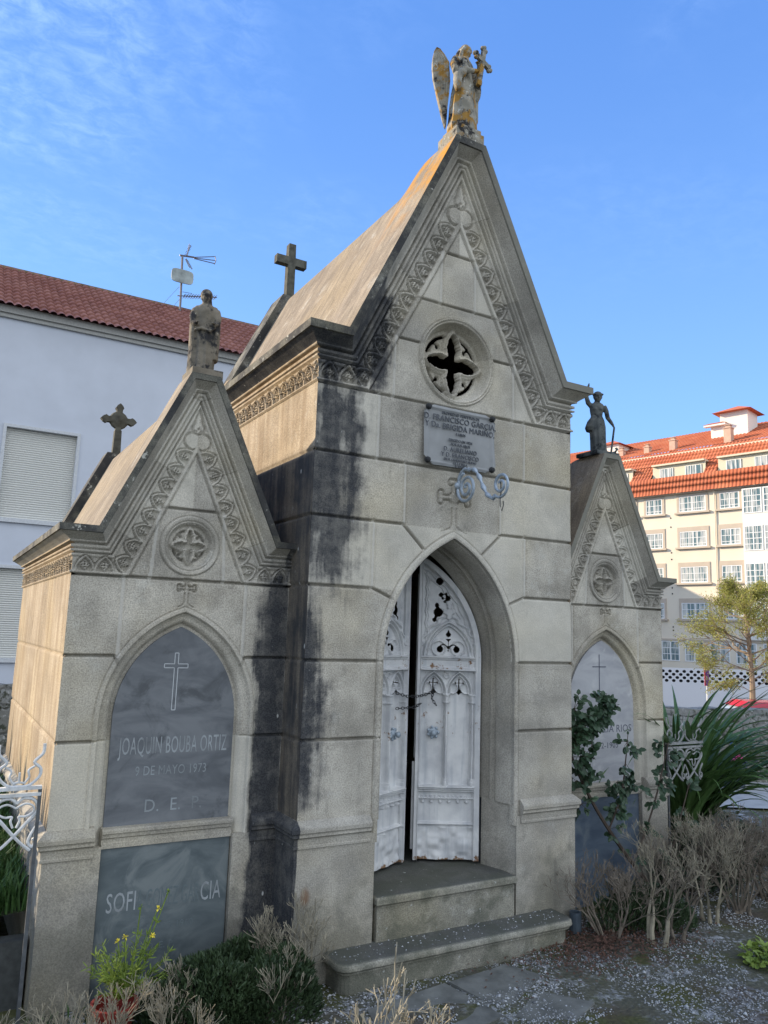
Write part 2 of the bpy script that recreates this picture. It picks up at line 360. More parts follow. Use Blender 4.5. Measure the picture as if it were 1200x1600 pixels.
def front_relief(T, x, z):
    k = T.k; ax = np.abs(x); D = np.zeros_like(x)
    hs, vs = seglist(T)
    inner = np.zeros_like(x)
    D = D + .006*(hash_noise(x+5, z, .35, 3)-.5)*1.2 + .004*(hash_noise(x, z+3, .09, 5)-.5)
    for a, b in hs: D = np.maximum(D, ridge(segd(ax, z, a, b)+.002*hash_noise(x, z, .03, 2), .015*(.8+.2*k), .032))
    for a, b in vs: D = np.maximum(D, ridge(segd(ax, z, a, b)-.016, .010, .010)*(1 if T.hw > 1 else .7))
    # column and crosslet over the arch
    ap = T.arch[2]
    if T.hw > 1:
        D = np.maximum(D, ridge(np.abs(ax-.024-.10*np.clip((ap+.06-z)/.06, 0, 1)**2)+9*((z < ap) | (z > T.cz-.08)), .010, .018))
        q = crosslet(x, z, 0, T.cz, 1.0); stem = (ax < .03) & (z < T.cz)
    else:
        D = np.maximum(D, ridge(np.abs(ax-.014-.05*np.clip((ap+.04-z)/.04, 0, 1)**2)+9*((z < ap) | (z > T.cz-.03)), .007, .015))
        q = crosslet(x, z, 0, T.cz, .42); stem = (ax < .012) & (z < T.cz)
    D = np.where(~stem, np.maximum(D, ridge(q, .011 if T.hw > 1 else .009, .028)), D)
    D = np.where(q < -.012, -.004, D)
    # triangular fillet of the tympanum and the rake ornaments
    tx, tz = T.tri; ln = math.hypot(tx, tz-T.F); ux, uz = -tx/ln, (tz-T.F)/ln; nx, nz = uz, -ux
    s = (ax-tx)*ux+(z-T.F)*uz; t = (ax-tx)*nx+(z-T.F)*nz
    gz = z > T.F
    up = gz & (z < T.tri[1]+.5)
    f = np.where((t > -.040*k) & (t < -.004), -.012*k, 0.); f = np.where((np.abs(t+.046*k) < .006), .018*k, f)
    sel = up & (t > -.055*k) & (t < 0) & (s > -.05) & (ax < tx+.1)
    D = np.where(sel, f, D)
    band = gz & (t > 0)
    dd = dfun(T, x, z)
    h = .135*k; wm = .078*k*(T.ds/.166/k if T.hw < 1 else 1)
    B = np.zeros_like(x); hit = np.zeros(x.shape, bool)
    for i in range(T.nm):
        sk = T.s0+T.ds*i; loc = (np.abs(s-sk) < wm*1.12) & (t > 0) & (t < h*1.12)
        mm = motif(s-sk, t, wm, h); B = np.where(loc & (mm != 0), mm, B); hit |= loc
    for hxk in T.hx:
        sx = ax-hxk; tt = z-T.F-.018*k; loc = (np.abs(sx) < wm*1.1) & (tt > 0) & (tt < h*1.12) & (t > .08*k)
        mm = motif(sx, tt, wm, h); B = np.where(loc & (mm != 0), mm, B)
    # leaf shaped finial motif at the apex of the triangle
    za = T.tri[1]; q = np.minimum(np.hypot(ax-.05*k, z-za-.02*k)-.085*k, np.hypot(x, z-za-.155*k)-.062*k)
    dg = archd(x, z-(za+.16*k), .042*k, 0, .19*k); q = np.minimum(q, -dg+9*(z < za+.16*k))
    qq = np.abs(q); B = np.where((qq < .011*k) & (t > 0), .026*k, B); B = np.where((q <= -.009*k) & (t > 0), -.004, B)
    for ox, oz in ((0, .15), (0, .10), (.024, .125), (-.024, .125)): B = np.where((np.hypot(x-ox*k, z-za-oz*k) < .012*k), .014*k, B)
    B = np.where(ax > T.hw-.012, 0, B)
    D = np.where(band, B, D)
    D = D+np.where(dd < .282*k, mould(T, dd), 0)*gz*(z > T.F+.05)
    st = ((z > T.F) & (z < T.F+.018*k) & (t > -.02)); D = np.where(st, -.018*k, D)
    # arch
    a, zs, apx, tot = T.arch; d = archd(x, z, a, zs, apx)
    if T.hw > 1: pr = [(-.014, 0), (-.006, .018), (-.002, .0), (.002, -.014), (.042, -.014), (.046, .030), (.056, .036), (.068, .075), (.078, .13), (.086, .19), (.092, .20), (.094, .235), (.102, .215), (.107, .24), (.109, .30), (.116, .33), (.118, .40)]
    else: pr = [(-.010, 0), (-.004, .013), (0, -.008), (.030, -.010), (.034, .022), (.044, .026), (.060, .036), (.075, .038), (.088, .048), (.094, .060), (.099, .060), (.103, .088), (.2, .088)]
    pr = np.array(pr); A = np.interp(d, pr[:, 0], pr[:, 1]); D = np.where((d > -.014) & (z < apx+.03), np.where(d > -.002, A, np.maximum(A, D)), D)
    for zz in (1.146, .578):
        if zz < zs+.1: D = np.where((d > .0) & (d < tot-.03), np.maximum(D, D+ridge(np.abs(z-zz), .008, .012)), D)
    hole = (d > .045) if T.hw > 1 else np.zeros(x.shape, bool)
    # rose
    rz, rr = T.rose; rad = np.hypot(x, z-rz); u = rad/rr
    if T.hw > 1: pr = [(0, .10), (.80, .10), (.81, .075), (.84, .055), (.875, .03), (.90, -.012), (.93, -.016), (.94, .0), (.955, .0), (.96, -.022), (.99, -.020), (1.0, .014), (1.02, .0)]
    else: pr = [(0, .045), (.64, .045), (.66, .045), (.70, .03), (.73, .008), (.74, .02), (.77, .0), (.79, -.004), (.82, .012), (.84, -.006), (.93, -.012), (.97, -.010), (.985, .012), (1.0, .010), (1.02, .0)]
    pr = np.array(pr); A = np.interp(u, pr[:, 0], pr[:, 1]); D = np.where(u < 1.02, A, D)
    Rt = rr*(.80 if T.hw > 1 else .62); xr, zr = x/Rt, (z-rz)/Rt
    q4 = np.full(x.shape, 9.); o4 = np.full(x.shape, 9.); sp = np.full(x.shape, 9.)
    for i in range(4):
        ang = i*math.pi/2; cu, su = math.cos(ang), math.sin(ang); a_ = xr*cu+zr*su; b_ = -xr*su+zr*cu
        for cc, r_ in ((.25, .19), (.44, .225), (.61, .185), (.76, .12)): q4 = np.minimum(q4, np.hypot(a_-cc, b_)-r_)
        lens = np.maximum(np.hypot(a_-.42, b_-.42)-.72, np.hypot(a_-.42, b_+.42)-.72); o4 = np.minimum(o4, np.maximum(lens, -(a_+.0)))
        ang2 = ang+math.pi/4; cu, su = math.cos(ang2), math.sin(ang2); a_ = xr*cu+zr*su; b_ = -xr*su+zr*cu
        s_ = np.hypot(a_-.66, b_)-.075
        s_ = np.minimum(s_, np.maximum(np.abs(np.hypot(a_, b_)-.84)-.055-.03*(.4-np.abs(b_)), np.abs(b_)-.42))
        s_ = np.minimum(s_, np.maximum(np.abs(b_)-.045, np.abs(a_-.75)-.12)); sp = np.minimum(sp, s_)
    q4 = np.minimum(q4, np.hypot(xr, zr)-.20)
    inn = np.hypot(xr, zr) < 1
    if T.hw > 1:
        D = np.where(inn, .10, D); D = np.where(inn & (o4 < .03), .075, D); D = np.where(inn & (o4 < -.03), .055, D); D = np.where(inn & (o4 < -.09), .075, D)
        hr = inn & ((q4 < 0) | ((sp < 0) & (o4 > .02))); D = np.where(hr, .125, D); hole |= hr
    else:
        D = np.where(inn, .046, D); D = np.where(inn & (o4 < .02), .022, D); D = np.where(inn & (o4 < -.05), .015, D); D = np.where(inn & (o4 < -.12), .030, D)
        D = np.where(inn & (q4 < -.03), .075, D); D = np.where(inn & (sp < 0) & (o4 > .02), .085, D)
    return D, hole
def front(T, parent, name, m):
    zmax = T.zt-.10*T.k; nx = int(2*T.hw/T.res); U = np.linspace(-T.hw, T.hw, nx+1); W = np.linspace(T.z0, zmax, int((zmax-T.z0)/T.res)+1)
    x, z = np.meshgrid(U, W, indexing='ij'); D, hole = front_relief(T, x, z)
    e = sstep((np.abs(x)-(T.hw-.05))/.05)
    xe = x+np.sign(x)*e*np.where(z > T.F-.01, -D, 0)
    d = dfun(T, x, z)
    P = np.stack([xe+T.cx, D+T.y0, z], -1).reshape(-1, 3); i = np.arange(P.shape[0]).reshape(x.shape)
    Fc = np.stack([i[:-1, :-1], i[1:, :-1], i[1:, 1:], i[:-1, 1:]], -1)
    inside = d >= .118*T.k
    keep = (inside[:-1, :-1] & inside[1:, :-1] & inside[1:, 1:] & inside[:-1, 1:])
    keep &= ~(hole[:-1, :-1] & hole[1:, :-1] & hole[1:, 1:] & hole[:-1, 1:])
    o = obj(name, (P, Fc[keep]), m, parent)
    ax = np.abs(x); zs_ = [.578, 1.146, 1.70, 2.226, 2.727, 3.262, 3.775, 4.17, 4.65] if T.hw > 1 else [.578, 1.146, 1.692, 2.21]
    row = np.searchsorted(zs_, z); cut = np.array([.0, 0, 0, .76, .485, .75, .62, .0, .18, 0]) if T.hw > 1 else np.array([0, 0, .45, .26, 0])
    cv_ = cut[np.minimum(row, len(cut)-1)]; col = np.where(ax > cv_, np.sign(x)*2, 0)+5
    tx, tz = T.tri; ln = math.hypot(tx, tz-T.F); s = (ax-tx)*(-tx/ln)+(z-T.F)*((tz-T.F)/ln); t = (ax-tx)*((tz-T.F)/ln)+(z-T.F)*(tx/ln)
    gb = (z > T.F) & (t > 0); row = np.where(gb, 20+np.floor((s+.45*T.k)/(.78*T.k)), row); col = np.where(gb, np.sign(x)+8, col)
    hsh = np.sin(row*12.9898+col*78.233+T.cx*3.7)*43758.5453; tone = hsh-np.floor(hsh)
    hs, vs = seglist(T); J = np.zeros_like(x)
    for a, b in hs: J = np.maximum(J, np.clip(1.3-segd(ax, z, a, b)/.014, 0, 1))
    for a, b in vs: J = np.where(segd(ax, z, a, b) < .013, -.8, J)
    J = np.where(gb & (np.abs(((s+.45*T.k) % (.78*T.k))) < .009) & (dfun(T, x, z) > .1*T.k), .9, J)
    for nm_, ar in (('tone', tone), ('joint', J)):
        at = o.data.attributes.new(nm_, 'FLOAT', 'POINT'); at.data.foreach_set('value', ar.astype(np.float32).ravel())
    return o
def offpath(T, d):
    c = math.hypot(1, T.slope); # mitred inward offset of the roof silhouette
    z1 = T.ze-d; z2 = T.zt-d; f = lambda z: T.tw+T.slope*(T.zt-z)-d*c
    return [(f(z1), z1), (max(f(z2), .001), z2)]
def cornice(T, parent, y1):
    k = T.k; pr = T.proj
    sec = [(0, pr), (.062*k, pr), (.066*k, pr*.90)]
    for i in range(7):
        a = i/6*math.pi/2; sec.append(((.07+.062*math.sin(a))*k, .045*k+(pr*.86-.045*k)*(1-math.sin(a))**1.0*(1 if i else 1)*math.cos(a)**.3 if i < 6 else .045*k))
    sec.append((.136*k, .043*k))
    out = []; 
    for part, rngs in (('slab', sec[:3]), ('cove', sec[2:])):
        V = []; F = []
        n = len(rngs)
        for d, p in rngs:
            (xa, za), (xb, zb) = offpath(T, d); e = T.hw+p
            ys = [T.y0-p]*6
            pts = [(-e, za), (-xa, za), (-xb, zb), (xb, zb), (xa, za), (e, za)]
            row = [(x+T.cx, T.y0-p, z) for x, z in pts]
            V += [(T.cx-e, y1+p, za)]+row+[(T.cx+e, y1+p, za)]
            
        for i in range(n-1):
            for j in range(7): a = i*8+j; F.append((a, a+8, a+9, a+1))
        # rear copy of the gable part
        kx = len(V)
        for d, p in rngs:
            (xa, za), (xb, zb) = offpath(T, d); e = T.hw+p
            V += [(x+T.cx, y1+p, z) for x, z in [(-e, za), (-xa, za), (-xb, zb), (xb, zb), (xa, za), (e, za)]]
        for i in range(n-1):
            for j in range(5): a = kx+i*6+j; F.append((a+1, a+7, a+6, a))
        out.append((V, F))
    # subdivide the slab edge slightly by jitter is left to the bump
    o = obj('coping', out[0], M_SB, parent); o2 = obj('cavetto_moulding', out[1], M_FR, parent)
    return o, o2
def roof(T, parent, y1):
    off = .088*T.k if T.hw > 1 else .085
    p = T.proj; ys = np.concatenate([[T.y0-p, T.y0+.30*T.k], np.linspace(T.y0+.30*T.k, T.y0+.95*T.k, 9)[1:], [y1-.25*T.k]])
    V = []; nn = 0
    def sec(d, y, n=14):
        (xa, za), (xb, zb) = offpath(T, d); za = T.ze-.0005; c = math.hypot(1, T.slope); xa = T.tw+T.slope*(T.zt-za)-d*c
        L = [(-(T.hw+p), T.ze-.001)]+[(-(xa+(xb-xa)*t), za+(zb-za)*t) for t in np.linspace(0, 1, n)]
        return [(x+T.cx, y, z) for x, z in L]+[(-x+T.cx, y, z) for x, z in L[::-1]]
    rows = [sec(off*sstep((y-T.y0-.30*T.k)/(.65*T.k)) if y > T.y0+.3*T.k else 0, y) for y in ys]
    w_ = len(rows[0]); F = []
    for r_ in rows: V += r_
    for i in range(len(rows)-1):
        for j in range(w_-1): a = i*w_+j; F.append((a+1, a, a+w_, a+w_+1))
    o = obj('roof', (V, F), M_RF, parent)
    # rear parapet standing proud of the roof
    V = sec(0, y1-.25*T.k)+sec(0, y1+p); F = [tuple(range(w_))] + [(j+1, j, j+w_, j+w_+1) for j in range(w_-1)]
    obj('rear_parapet', (V, F), M_SB, parent, label='dark lichened parapet at the rear end of the roof')
    return o
def side_relief(T, y, z, L):
    D = .006*(hash_noise(y+9, z, .35, 3)-.5)+.005*(hash_noise(y, z*.3+3, .05, 5)-.5)
    zs = (2.727, 2.226, 1.70, 1.146, .578) if T.hw > 1 else (1.146, .578)
    for zz in zs: D = np.maximum(D, ridge(z-zz, .013, .016))
    row = np.floor(z/.56)
    D = np.maximum(D, ridge(np.abs(y-np.where(row % 2 == 0, 1.35, 2.1)), .010, .008)*(z < T.F))
    k = T.k; h = .135*k; ds = T.ds; wm = .078*k
    sy = (y-.075*k) % ds-ds/2; tt = z-T.F-.018*k; mm = motif(sy, tt, wm, h)*1.5
    ok = (tt > 0) & (tt < h*1.12) & (y > .02) & (y < L-.02); D = np.where(ok, mm, np.where(z > T.F, 0, D))
    d = T.ze-z; D = D+np.where(d < .282*k, mould(T, d), 0)*(z > T.F+.05)
    D = np.where((z > T.F) & (z < T.F+.018*k), -.018*k, D)
    return D
def side(T, parent, sx, L, m, zlo, fine=True):
    Ys = np.linspace(0, L, int(L/(.011 if fine else .05))+1); zhi = T.ze-.118*T.k
    W = np.unique(np.concatenate([np.linspace(zlo, T.F-.02, int((T.F-zlo)/(.014 if fine else .1))), np.linspace(T.F-.02, zhi, 60 if fine else 20)]))
    def fn(y, z):
        D = side_relief(T, y, z, L); e = np.where(z > T.F-.01, -D, 0)
        yy = y-e*sstep((.05-y)/.05)+e*sstep((y-L+.05)/.05)
        return T.cx+sx*(T.hw-D), T.y0+yy, z
    P, F = grid(Ys, W, fn)
    if sx > 0: F = F[:, ::-1]
    return obj('side_wall', (P, F), m, parent)
def sweep(prof, path, z=0.0):
    """prof: list of (out, z); path: plan polyline, outward is to the left of travel"""
    P = [Vector((a, b)) for a, b in path]; nrm = []
    for i in range(len(P)-1): d = (P[i+1]-P[i]).normalized(); nrm.append(Vector((-d.y, d.x)))
    V = []; F = []; k = len(prof)
    for i, p in enumerate(P):
        n = nrm[0] if i == 0 else nrm[-1] if i == len(P)-1 else None
        if n is None: a, b = nrm[i-1], nrm[i]; n = (a+b)/(1+a.dot(b))
        for o_, zz in prof: V.append((p.x+n.x*o_, p.y+n.y*o_, zz+z))
    for i in range(len(P)-1):
        for j in range(k-1): a = i*k+j; F.append((a, a+1, a+k+1, a+k))
    F.append(tuple(range(k))[::-1]); F.append(tuple((len(P)-1)*k+j for j in range(k)))
    return V, F
PM = [(-.05, .035), (.004, .030), (.015, .024), (.050, -.008), (.056, -.020), (.056, -.045), (.048, -.050), (.044, -.060), (.046, -.075), (.030, -.088), (.028, -.095), (.026, -.135), (.030, -.140), (.030, -.155), (.018, -.160), (-.05, -.160)]
# ---------------------------------------------------------------- the three tombs
GZ = -1.05
def boxes(*bs):
    b = MB()
    for q in bs: b.box(*q)
    return b
def mould_rows(paths, parent, m, name='plinth_moulding', dz=0, prof=PM, z=-.0):
    for p in paths: obj(name, sweep(prof, p, z+dz), m, parent)
def ring(a, zs, apx, o0, o1, zlo, y0, y1, cx, n=20):
    """arch shaped band between inward offsets o0 and o1 of a pointed arch"""
    def curve(o):
        H = apx-zs; r = (a*a+H*H)/(2*a); ro = r-o; c = a-r; zt = math.sqrt(ro*ro-c*c); t1 = math.atan2(zt, -c)
        R_ = [(c+ro*math.cos(t), zs+ro*math.sin(t)) for t in np.linspace(0, t1, n)]
        R_ = [(a-o, zlo)]+R_
        return R_+[(-x, z) for x, z in R_[::-1][1:]]
    A, B = curve(o0), curve(o1); k = len(A)
    V = [(x+cx, y, z) for y in (y0, y1) for L in (A, B) for x, z in L]; F = []
    for j in range(k-1):
        F += [(j+1, j, k+j, k+j+1), (2*k+j, 2*k+j+1, 3*k+j+1, 3*k+j), (j, j+1, 2*k+j+1, 2*k+j), (k+j+1, k+j, 3*k+j, 3*k+j+1)]
    return V, F, B
def build_tomb(T, label, left_fine, right_fine):
    root = thing('mausoleum', label, 'mausoleum', (T.cx, T.y0, GZ))
    y1 = T.y0+T.L
    front(T, root, 'facade', M_FR)
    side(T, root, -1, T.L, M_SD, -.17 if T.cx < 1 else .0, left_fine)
    side(T, root, 1, T.L, M_SD, -.17, right_fine)
    obj('rear_wall', boxes((T.cx-T.hw+.02, T.cx+T.hw-.02, y1-.12, y1-.012, GZ-.1, T.ze-.02)), M_SD, root)
    g_ = MB(); g_.prism([(T.cx-T.hw+.05, T.ze-.03), (T.cx+T.hw-.05, T.ze-.03), (T.cx+T.tw*.5, T.zt-.16), (T.cx-T.tw*.5, T.zt-.16)], y1-.12, y1+.02)
    obj('rear_gable', g_, M_SD, root)
    cornice(T, root, y1); roof(T, root, y1)
    return root
cen = build_tomb(CEN, 'tallest grey stone mausoleum with ajar pale iron door and pierced round window', True, False)
lw = build_tomb(WIN[0], 'low gabled stone tomb at left with dark engraved slabs and sunlit side wall', True, False)
rw = build_tomb(WIN[1], 'low gabled stone tomb at right overgrown by a climbing rose', False, False)
# plinths (below the moulding)
b = boxes((-1.318, -.67, -.018, .33, GZ-.1, -.10), (.67, 1.318, -.018, .33, GZ-.1, -.10), (-1.318, -1.2, .3301, 4.0, GZ-.1, -.10), (1.2, 1.318, .3301, 4.0, GZ-.1, -.10),
          )
for s_ in (-1, 1):
    pl_ = [(s_*.669, .0), (s_*.575, .335), (s_*.75, .335)]; pl_ = pl_ if s_ < 0 else pl_[::-1]
    b.add([(x, y, GZ-.1) for x, y in pl_]+[(x, y, -.004) for x, y in pl_], [(0, 1, 2), (5, 4, 3)]+[((i+1) % 3, i, 3+i, 3+(i+1) % 3) for i in range(3)])
obj('plinth', b, M_FR, cen)
mould_rows([[(-.715, 0), (-1.3, 0), (-1.3, .375)], [(1.3, .375), (1.3, 0), (.715, 0)]], cen, M_FR)
for T, root, sg in ((WIN[0], lw, -1), (WIN[1], rw, 1)):
    c = T.cx; h = T.hw; y = T.y0
    b = boxes((c-h-.014, c-.452, y-.016, y+.20, GZ-.1, -.10), (c+.452, c+h+.014, y-.016, y+.20, GZ-.1, -.10), (c-.4519, c+.4519, y+.045, y+.2, GZ-.1, -.02))
    b.box(c-.70 if sg < 0 else c-.70, c-.69, y, y+.01, -.2, -.19)
    if sg < 0: b.box(c-h-.014, c-h+.06, y+.2, y+T.L, GZ-.1, -.10)
    else: b.box(c+h-.06, c+h+.014, y+.2, y+T.L, GZ-.1, -.10)
    obj('plinth', b, M_FR, root)
    if sg < 0: ps = [[(-1.304, y), (-1.515, y)], [(-2.60, y), (-2.894, y), (-2.894, y+T.L)]]
    else: ps = [[(2.894, y+T.L), (2.894, y), (2.60, y)], [(1.515, y), (1.304, y)]]
    mould_rows(ps, root, M_FR, dz=-.002)
    # ledge between the two slabs
    V, F = sweep([(-.10, .008), (-.012, .006), (.006, -.004), (.006, -.022), (-.004, -.028), (-.006, -.05), (-.016, -.058), (-.016, -.082), (-.010, -.086), (-.010, -.118), (-.1, -.12)], [(c+.449, y), (c-.449, y)])
    obj('slab_ledge', (V, F), M_FR, root)
    # fillets beside the slabs
    V, F, B = ring(.565, .72, 1.495, .118, .13, .005, y+.05, y+.088, c)
    # inscribed slabs
    poly = [(x, z) for x, z in B]
    ms, ms2 = (M_SL, M_SL2) if sg < 0 else (M_WS, M_BS)
    s1 = MB(); s1.add([(x+c, y+.066, z) for x, z in poly]+[(x+c, y+.085, z) for x, z in poly], [tuple(range(len(poly)))]+[((i+1) % len(poly), i, len(poly)+i, len(poly)+(i+1) % len(poly)) for i in range(len(poly))])
    up = obj('inscribed_slab', s1, ms, root, label='dark grey pointed slab with an engraved cross' if sg < 0 else 'pale stained marble slab behind the rose leaves')
    dn = obj('lower_slab', boxes((c-.443, c+.443, y+.022, y+.044, GZ-.05, -.122)), ms2, root, label='rectangular slab under the ledge')
    Mt = lambda x, z, yy: Matrix.Translation((c+x, yy, z)) @ Matrix.Rotation(math.pi/2, 4, 'X')
    ys = y+.0655
    if sg < 0:
        L = merge(text('t', 'JOAQUIN BOUBA ORTIZ', .165, Mt(.01, .475, ys), None, None, .0015, fit=.77))
        obj('engraved_name', L, M_TX, up)
        obj('engraved_date', merge(text('t', '9 DE MAYO 1973', .09, Mt(.0, .33, ys), None, None, .0015, fit=.50)), M_TX2, up); obj('engraved_initials', merge(text('t', 'D.  E.  P.', .12, Mt(.03, .085, ys), None, None, .0015, fit=.40)), M_TX2, up)
        cr = MB(); zc = 1.01
        o = [(-.013, -.24), (.013, -.24), (.013, .055), (.085, .055), (.085, .083), (.013, .083), (.013, .16), (-.013, .16), (-.013, .083), (-.085, .083), (-.085, .055), (-.013, .055)]
        for i in range(12):
            a, b_ = o[i], o[(i+1) % 12]; cr.bar((c+a[0]-.02, ys, zc+a[1]), (c+b_[0]-.02, ys, zc+b_[1]), .006, .003, (0, 1, 0))
        obj('engraved_cross', cr, M_CR, up)
        yl = y+.0215
        MG = simple('ghost_lettering', (.115, .145, .155), .7)
        obj('engraved_name', text('t', 'SOFI', .175, Mt(-.285, -.53, yl), None, None, .0015, fit=.19), M_TX, dn); obj('engraved_surname', text('t', 'CIA', .175, Mt(.325, -.53, yl), None, None, .0015, fit=.145), M_TX, dn)
        obj('worn_lettering', text('t', 'A GOMEZ GAR', .175, Mt(.03, -.53, yl), None, None, .001, fit=.43), MG, dn); obj('worn_date', text('t', '2 DE MAYO 1960', .06, Mt(-.02, -.68, yl), None, None, .001), MG, dn); obj('worn_initials', text('t', 'D. E. P.', .06, Mt(.0, -.80, yl), None, None, .001), MG, dn)
    else:
        obj('engraved_name', text('t', 'FAMILIA RIOS', .10, Mt(.10, .47, ys), None, None, .001, fit=.6), M_TXD, up); obj('engraved_date', text('t', '1912-1905', .08, Mt(.04, .32, ys), None, None, .001), M_TXD, up)
        cr = MB(); cr.bar((c-.03, ys, .85), (c-.03, ys, 1.22), .01, .004, (0, 1, 0)); cr.bar((c-.12, ys, 1.10), (c+.06, ys, 1.10), .01, .004, (0, 1, 0)); obj('engraved_cross', cr, M_TXD, up)
# sill of the door with its riser, floor inside
def nosed(x0, x1, y0, y1, zt, th, r=.03, rc=0.0, n=6):
    """slab with a rounded nose on the front and both ends and rounded plan corners"""
    prof = [(-.05, zt)] + [(-r+r*math.sin(a), zt-r+r*math.cos(a)) for a in np.linspace(0, math.pi/2, n)] + [(0, zt-th+.012), (-.012, zt-th), (-.02, zt-th), (-.02, zt-th-.015), (-.035, zt-th-.015)]
    path = [(x1, y1)]
    if rc:
        path += [(x1-rc+rc*math.cos(a), y0+rc-rc*math.sin(a)) for a in np.linspace(0, math.pi/2, 7)]
        path += [(x0+rc-rc*math.sin(a), y0+rc-rc*math.cos(a)) for a in np.linspace(0, math.pi/2, 7)]
    else: path += [(x1, y0), (x0, y0)]
    path += [(x0, y1)]
    V, F = sweep(prof, path)
    k = len(prof); F = F[:-2]
    F.append(tuple(i*k for i in range(len(path))))
    return V, F
V, F = nosed(-.655, .655, -.055, .30, -.548, .065, .025)
b = MB().add(V, F).box(-.640, .640, -.030, .28, GZ, -.60).box(-.60, .60, .28, 3.9, GZ, -.549)
obj('door_sill', b, M_ST, cen, label='worn stone threshold slab')
t = thing('entrance_step', 'broad dark weathered stone step with rounded corners below the threshold', 'step', (0, -.1, GZ))
V, F = nosed(-1.07, 1.07, -.30, .01, -.86, .055, .035, .10)
obj('tread', (V, F), M_ST, t)
V, F = sweep([(0, 0), (0, -.3)], [(1.03, -.019)]+[(1.03-.09+.09*math.cos(a), -.26+.09-.09*math.sin(a)) for a in np.linspace(0, math.pi/2, 6)]+[(-1.03+.09-.09*math.sin(a), -.26+.09-.09*math.cos(a)) for a in np.linspace(0, math.pi/2, 6)]+[(-1.03, -.019)], -.92)
obj('riser', (V, F), M_ST, t)
# moulded jambs and arch of the doorway, swept round the opening
def arch_sweep(a, zs, apx, prof, zlo, cx, n=26):
    H = apx-zs; r = (a*a+H*H)/(2*a); c = a-r; rows = []
    for d, y in prof:
        ro = r-d; zt = math.sqrt(ro*ro-c*c); t1 = math.atan2(zt, -c)
        R_ = [(a-d, z) for z in np.linspace(zlo, zs, 8)[:-1]]+[(c+ro*math.cos(t), zs+ro*math.sin(t)) for t in np.linspace(0, t1, n)]
        rows.append([(x+cx, y, z) for x, z in R_]+[(-x+cx, y, z) for x, z in R_[::-1][1:]])
    k = len(rows[0]); V = sum(rows, []); F = []
    for i in range(len(rows)-1):
        for j in range(k-1): q = i*k+j; F.append((q, q+1, q+k+1, q+k))
    return V, F
JP = [(.036, -.012), (.0455, -.014), (.047, .006), (.047, .032), (.054, .036), (.058, .044), (.066, .066), (.076, .104), (.084, .150), (.087, .178), (.081, .182), (.081, .190)]
JP += [(.084-.022*math.sin(t), .214-.024*math.cos(t)) for t in np.linspace(0, math.pi, 7)] + [(.096, .240), (.096, .252)]
JP += [(.096-.016*math.sin(t), .275-.022*math.cos(t)) for t in np.linspace(0, math.pi, 7)] + [(.100, .29), (.106, .33), (.114, .37), (.116, .43)]
obj('doorway_moulding', arch_sweep(.689, 1.15, 2.205, JP, -.01, 0), M_FR, cen)
# door frame
V, F, _ = ring(.76, 1.15, 2.30, .05, .186, -.545, .385, .43, 0)
obj('door_frame', (V, F), simple('door_frame_grey', (.10, .11, .125), .7), cen)
# ---------------------------------------------------------------- iron door leaves
def door_paint():
    m, g, b = mat('pale_door_paint', .5, .4); p = g.P(); x, y, z = g.xyz(p)
    n1 = g.noise(p, 5, 5, .6); n2 = g.noise(p, 16, 6, .7); st = g.noise(g.scl(p, 22, 22, 1.6), 1, 4)
    c = g.mix(g.ss(n1, .3, .7), (.46, .47, .485), (.64, .645, .64)); c = g.mix(g.m('MULTIPLY', g.ss(st, .5, .7), .35), c, (.24, .28, .32))
    z2 = g.m('MAXIMUM', g.ss(z, -.46, -.54), g.m('MAXIMUM', g.m('MULTIPLY', g.ss(g.m('ABSOLUTE', g.m('SUBTRACT', z, 1.10)), .10, .03), .55), g.m('MULTIPLY', g.ss(g.m('ABSOLUTE', g.m('SUBTRACT', z, .62)), .3, .1), .34)))
    r = g.ss(g.m('ADD', n2, g.m('MULTIPLY', z2, .24)), .68, .76); rc = g.mix(n1, (.12, .05, .025), (.28, .19, .11))
    c = g.mix(r, c, rc)
    g.put(b.inputs['Base Color'], c); g.put(b.inputs['Roughness'], g.m('ADD', g.m('MULTIPLY', r, .35), .48)); g.put(b.inputs['Normal'], g.bump(n2, .25, .004)); return m
M_DP = door_paint()
LW = .56
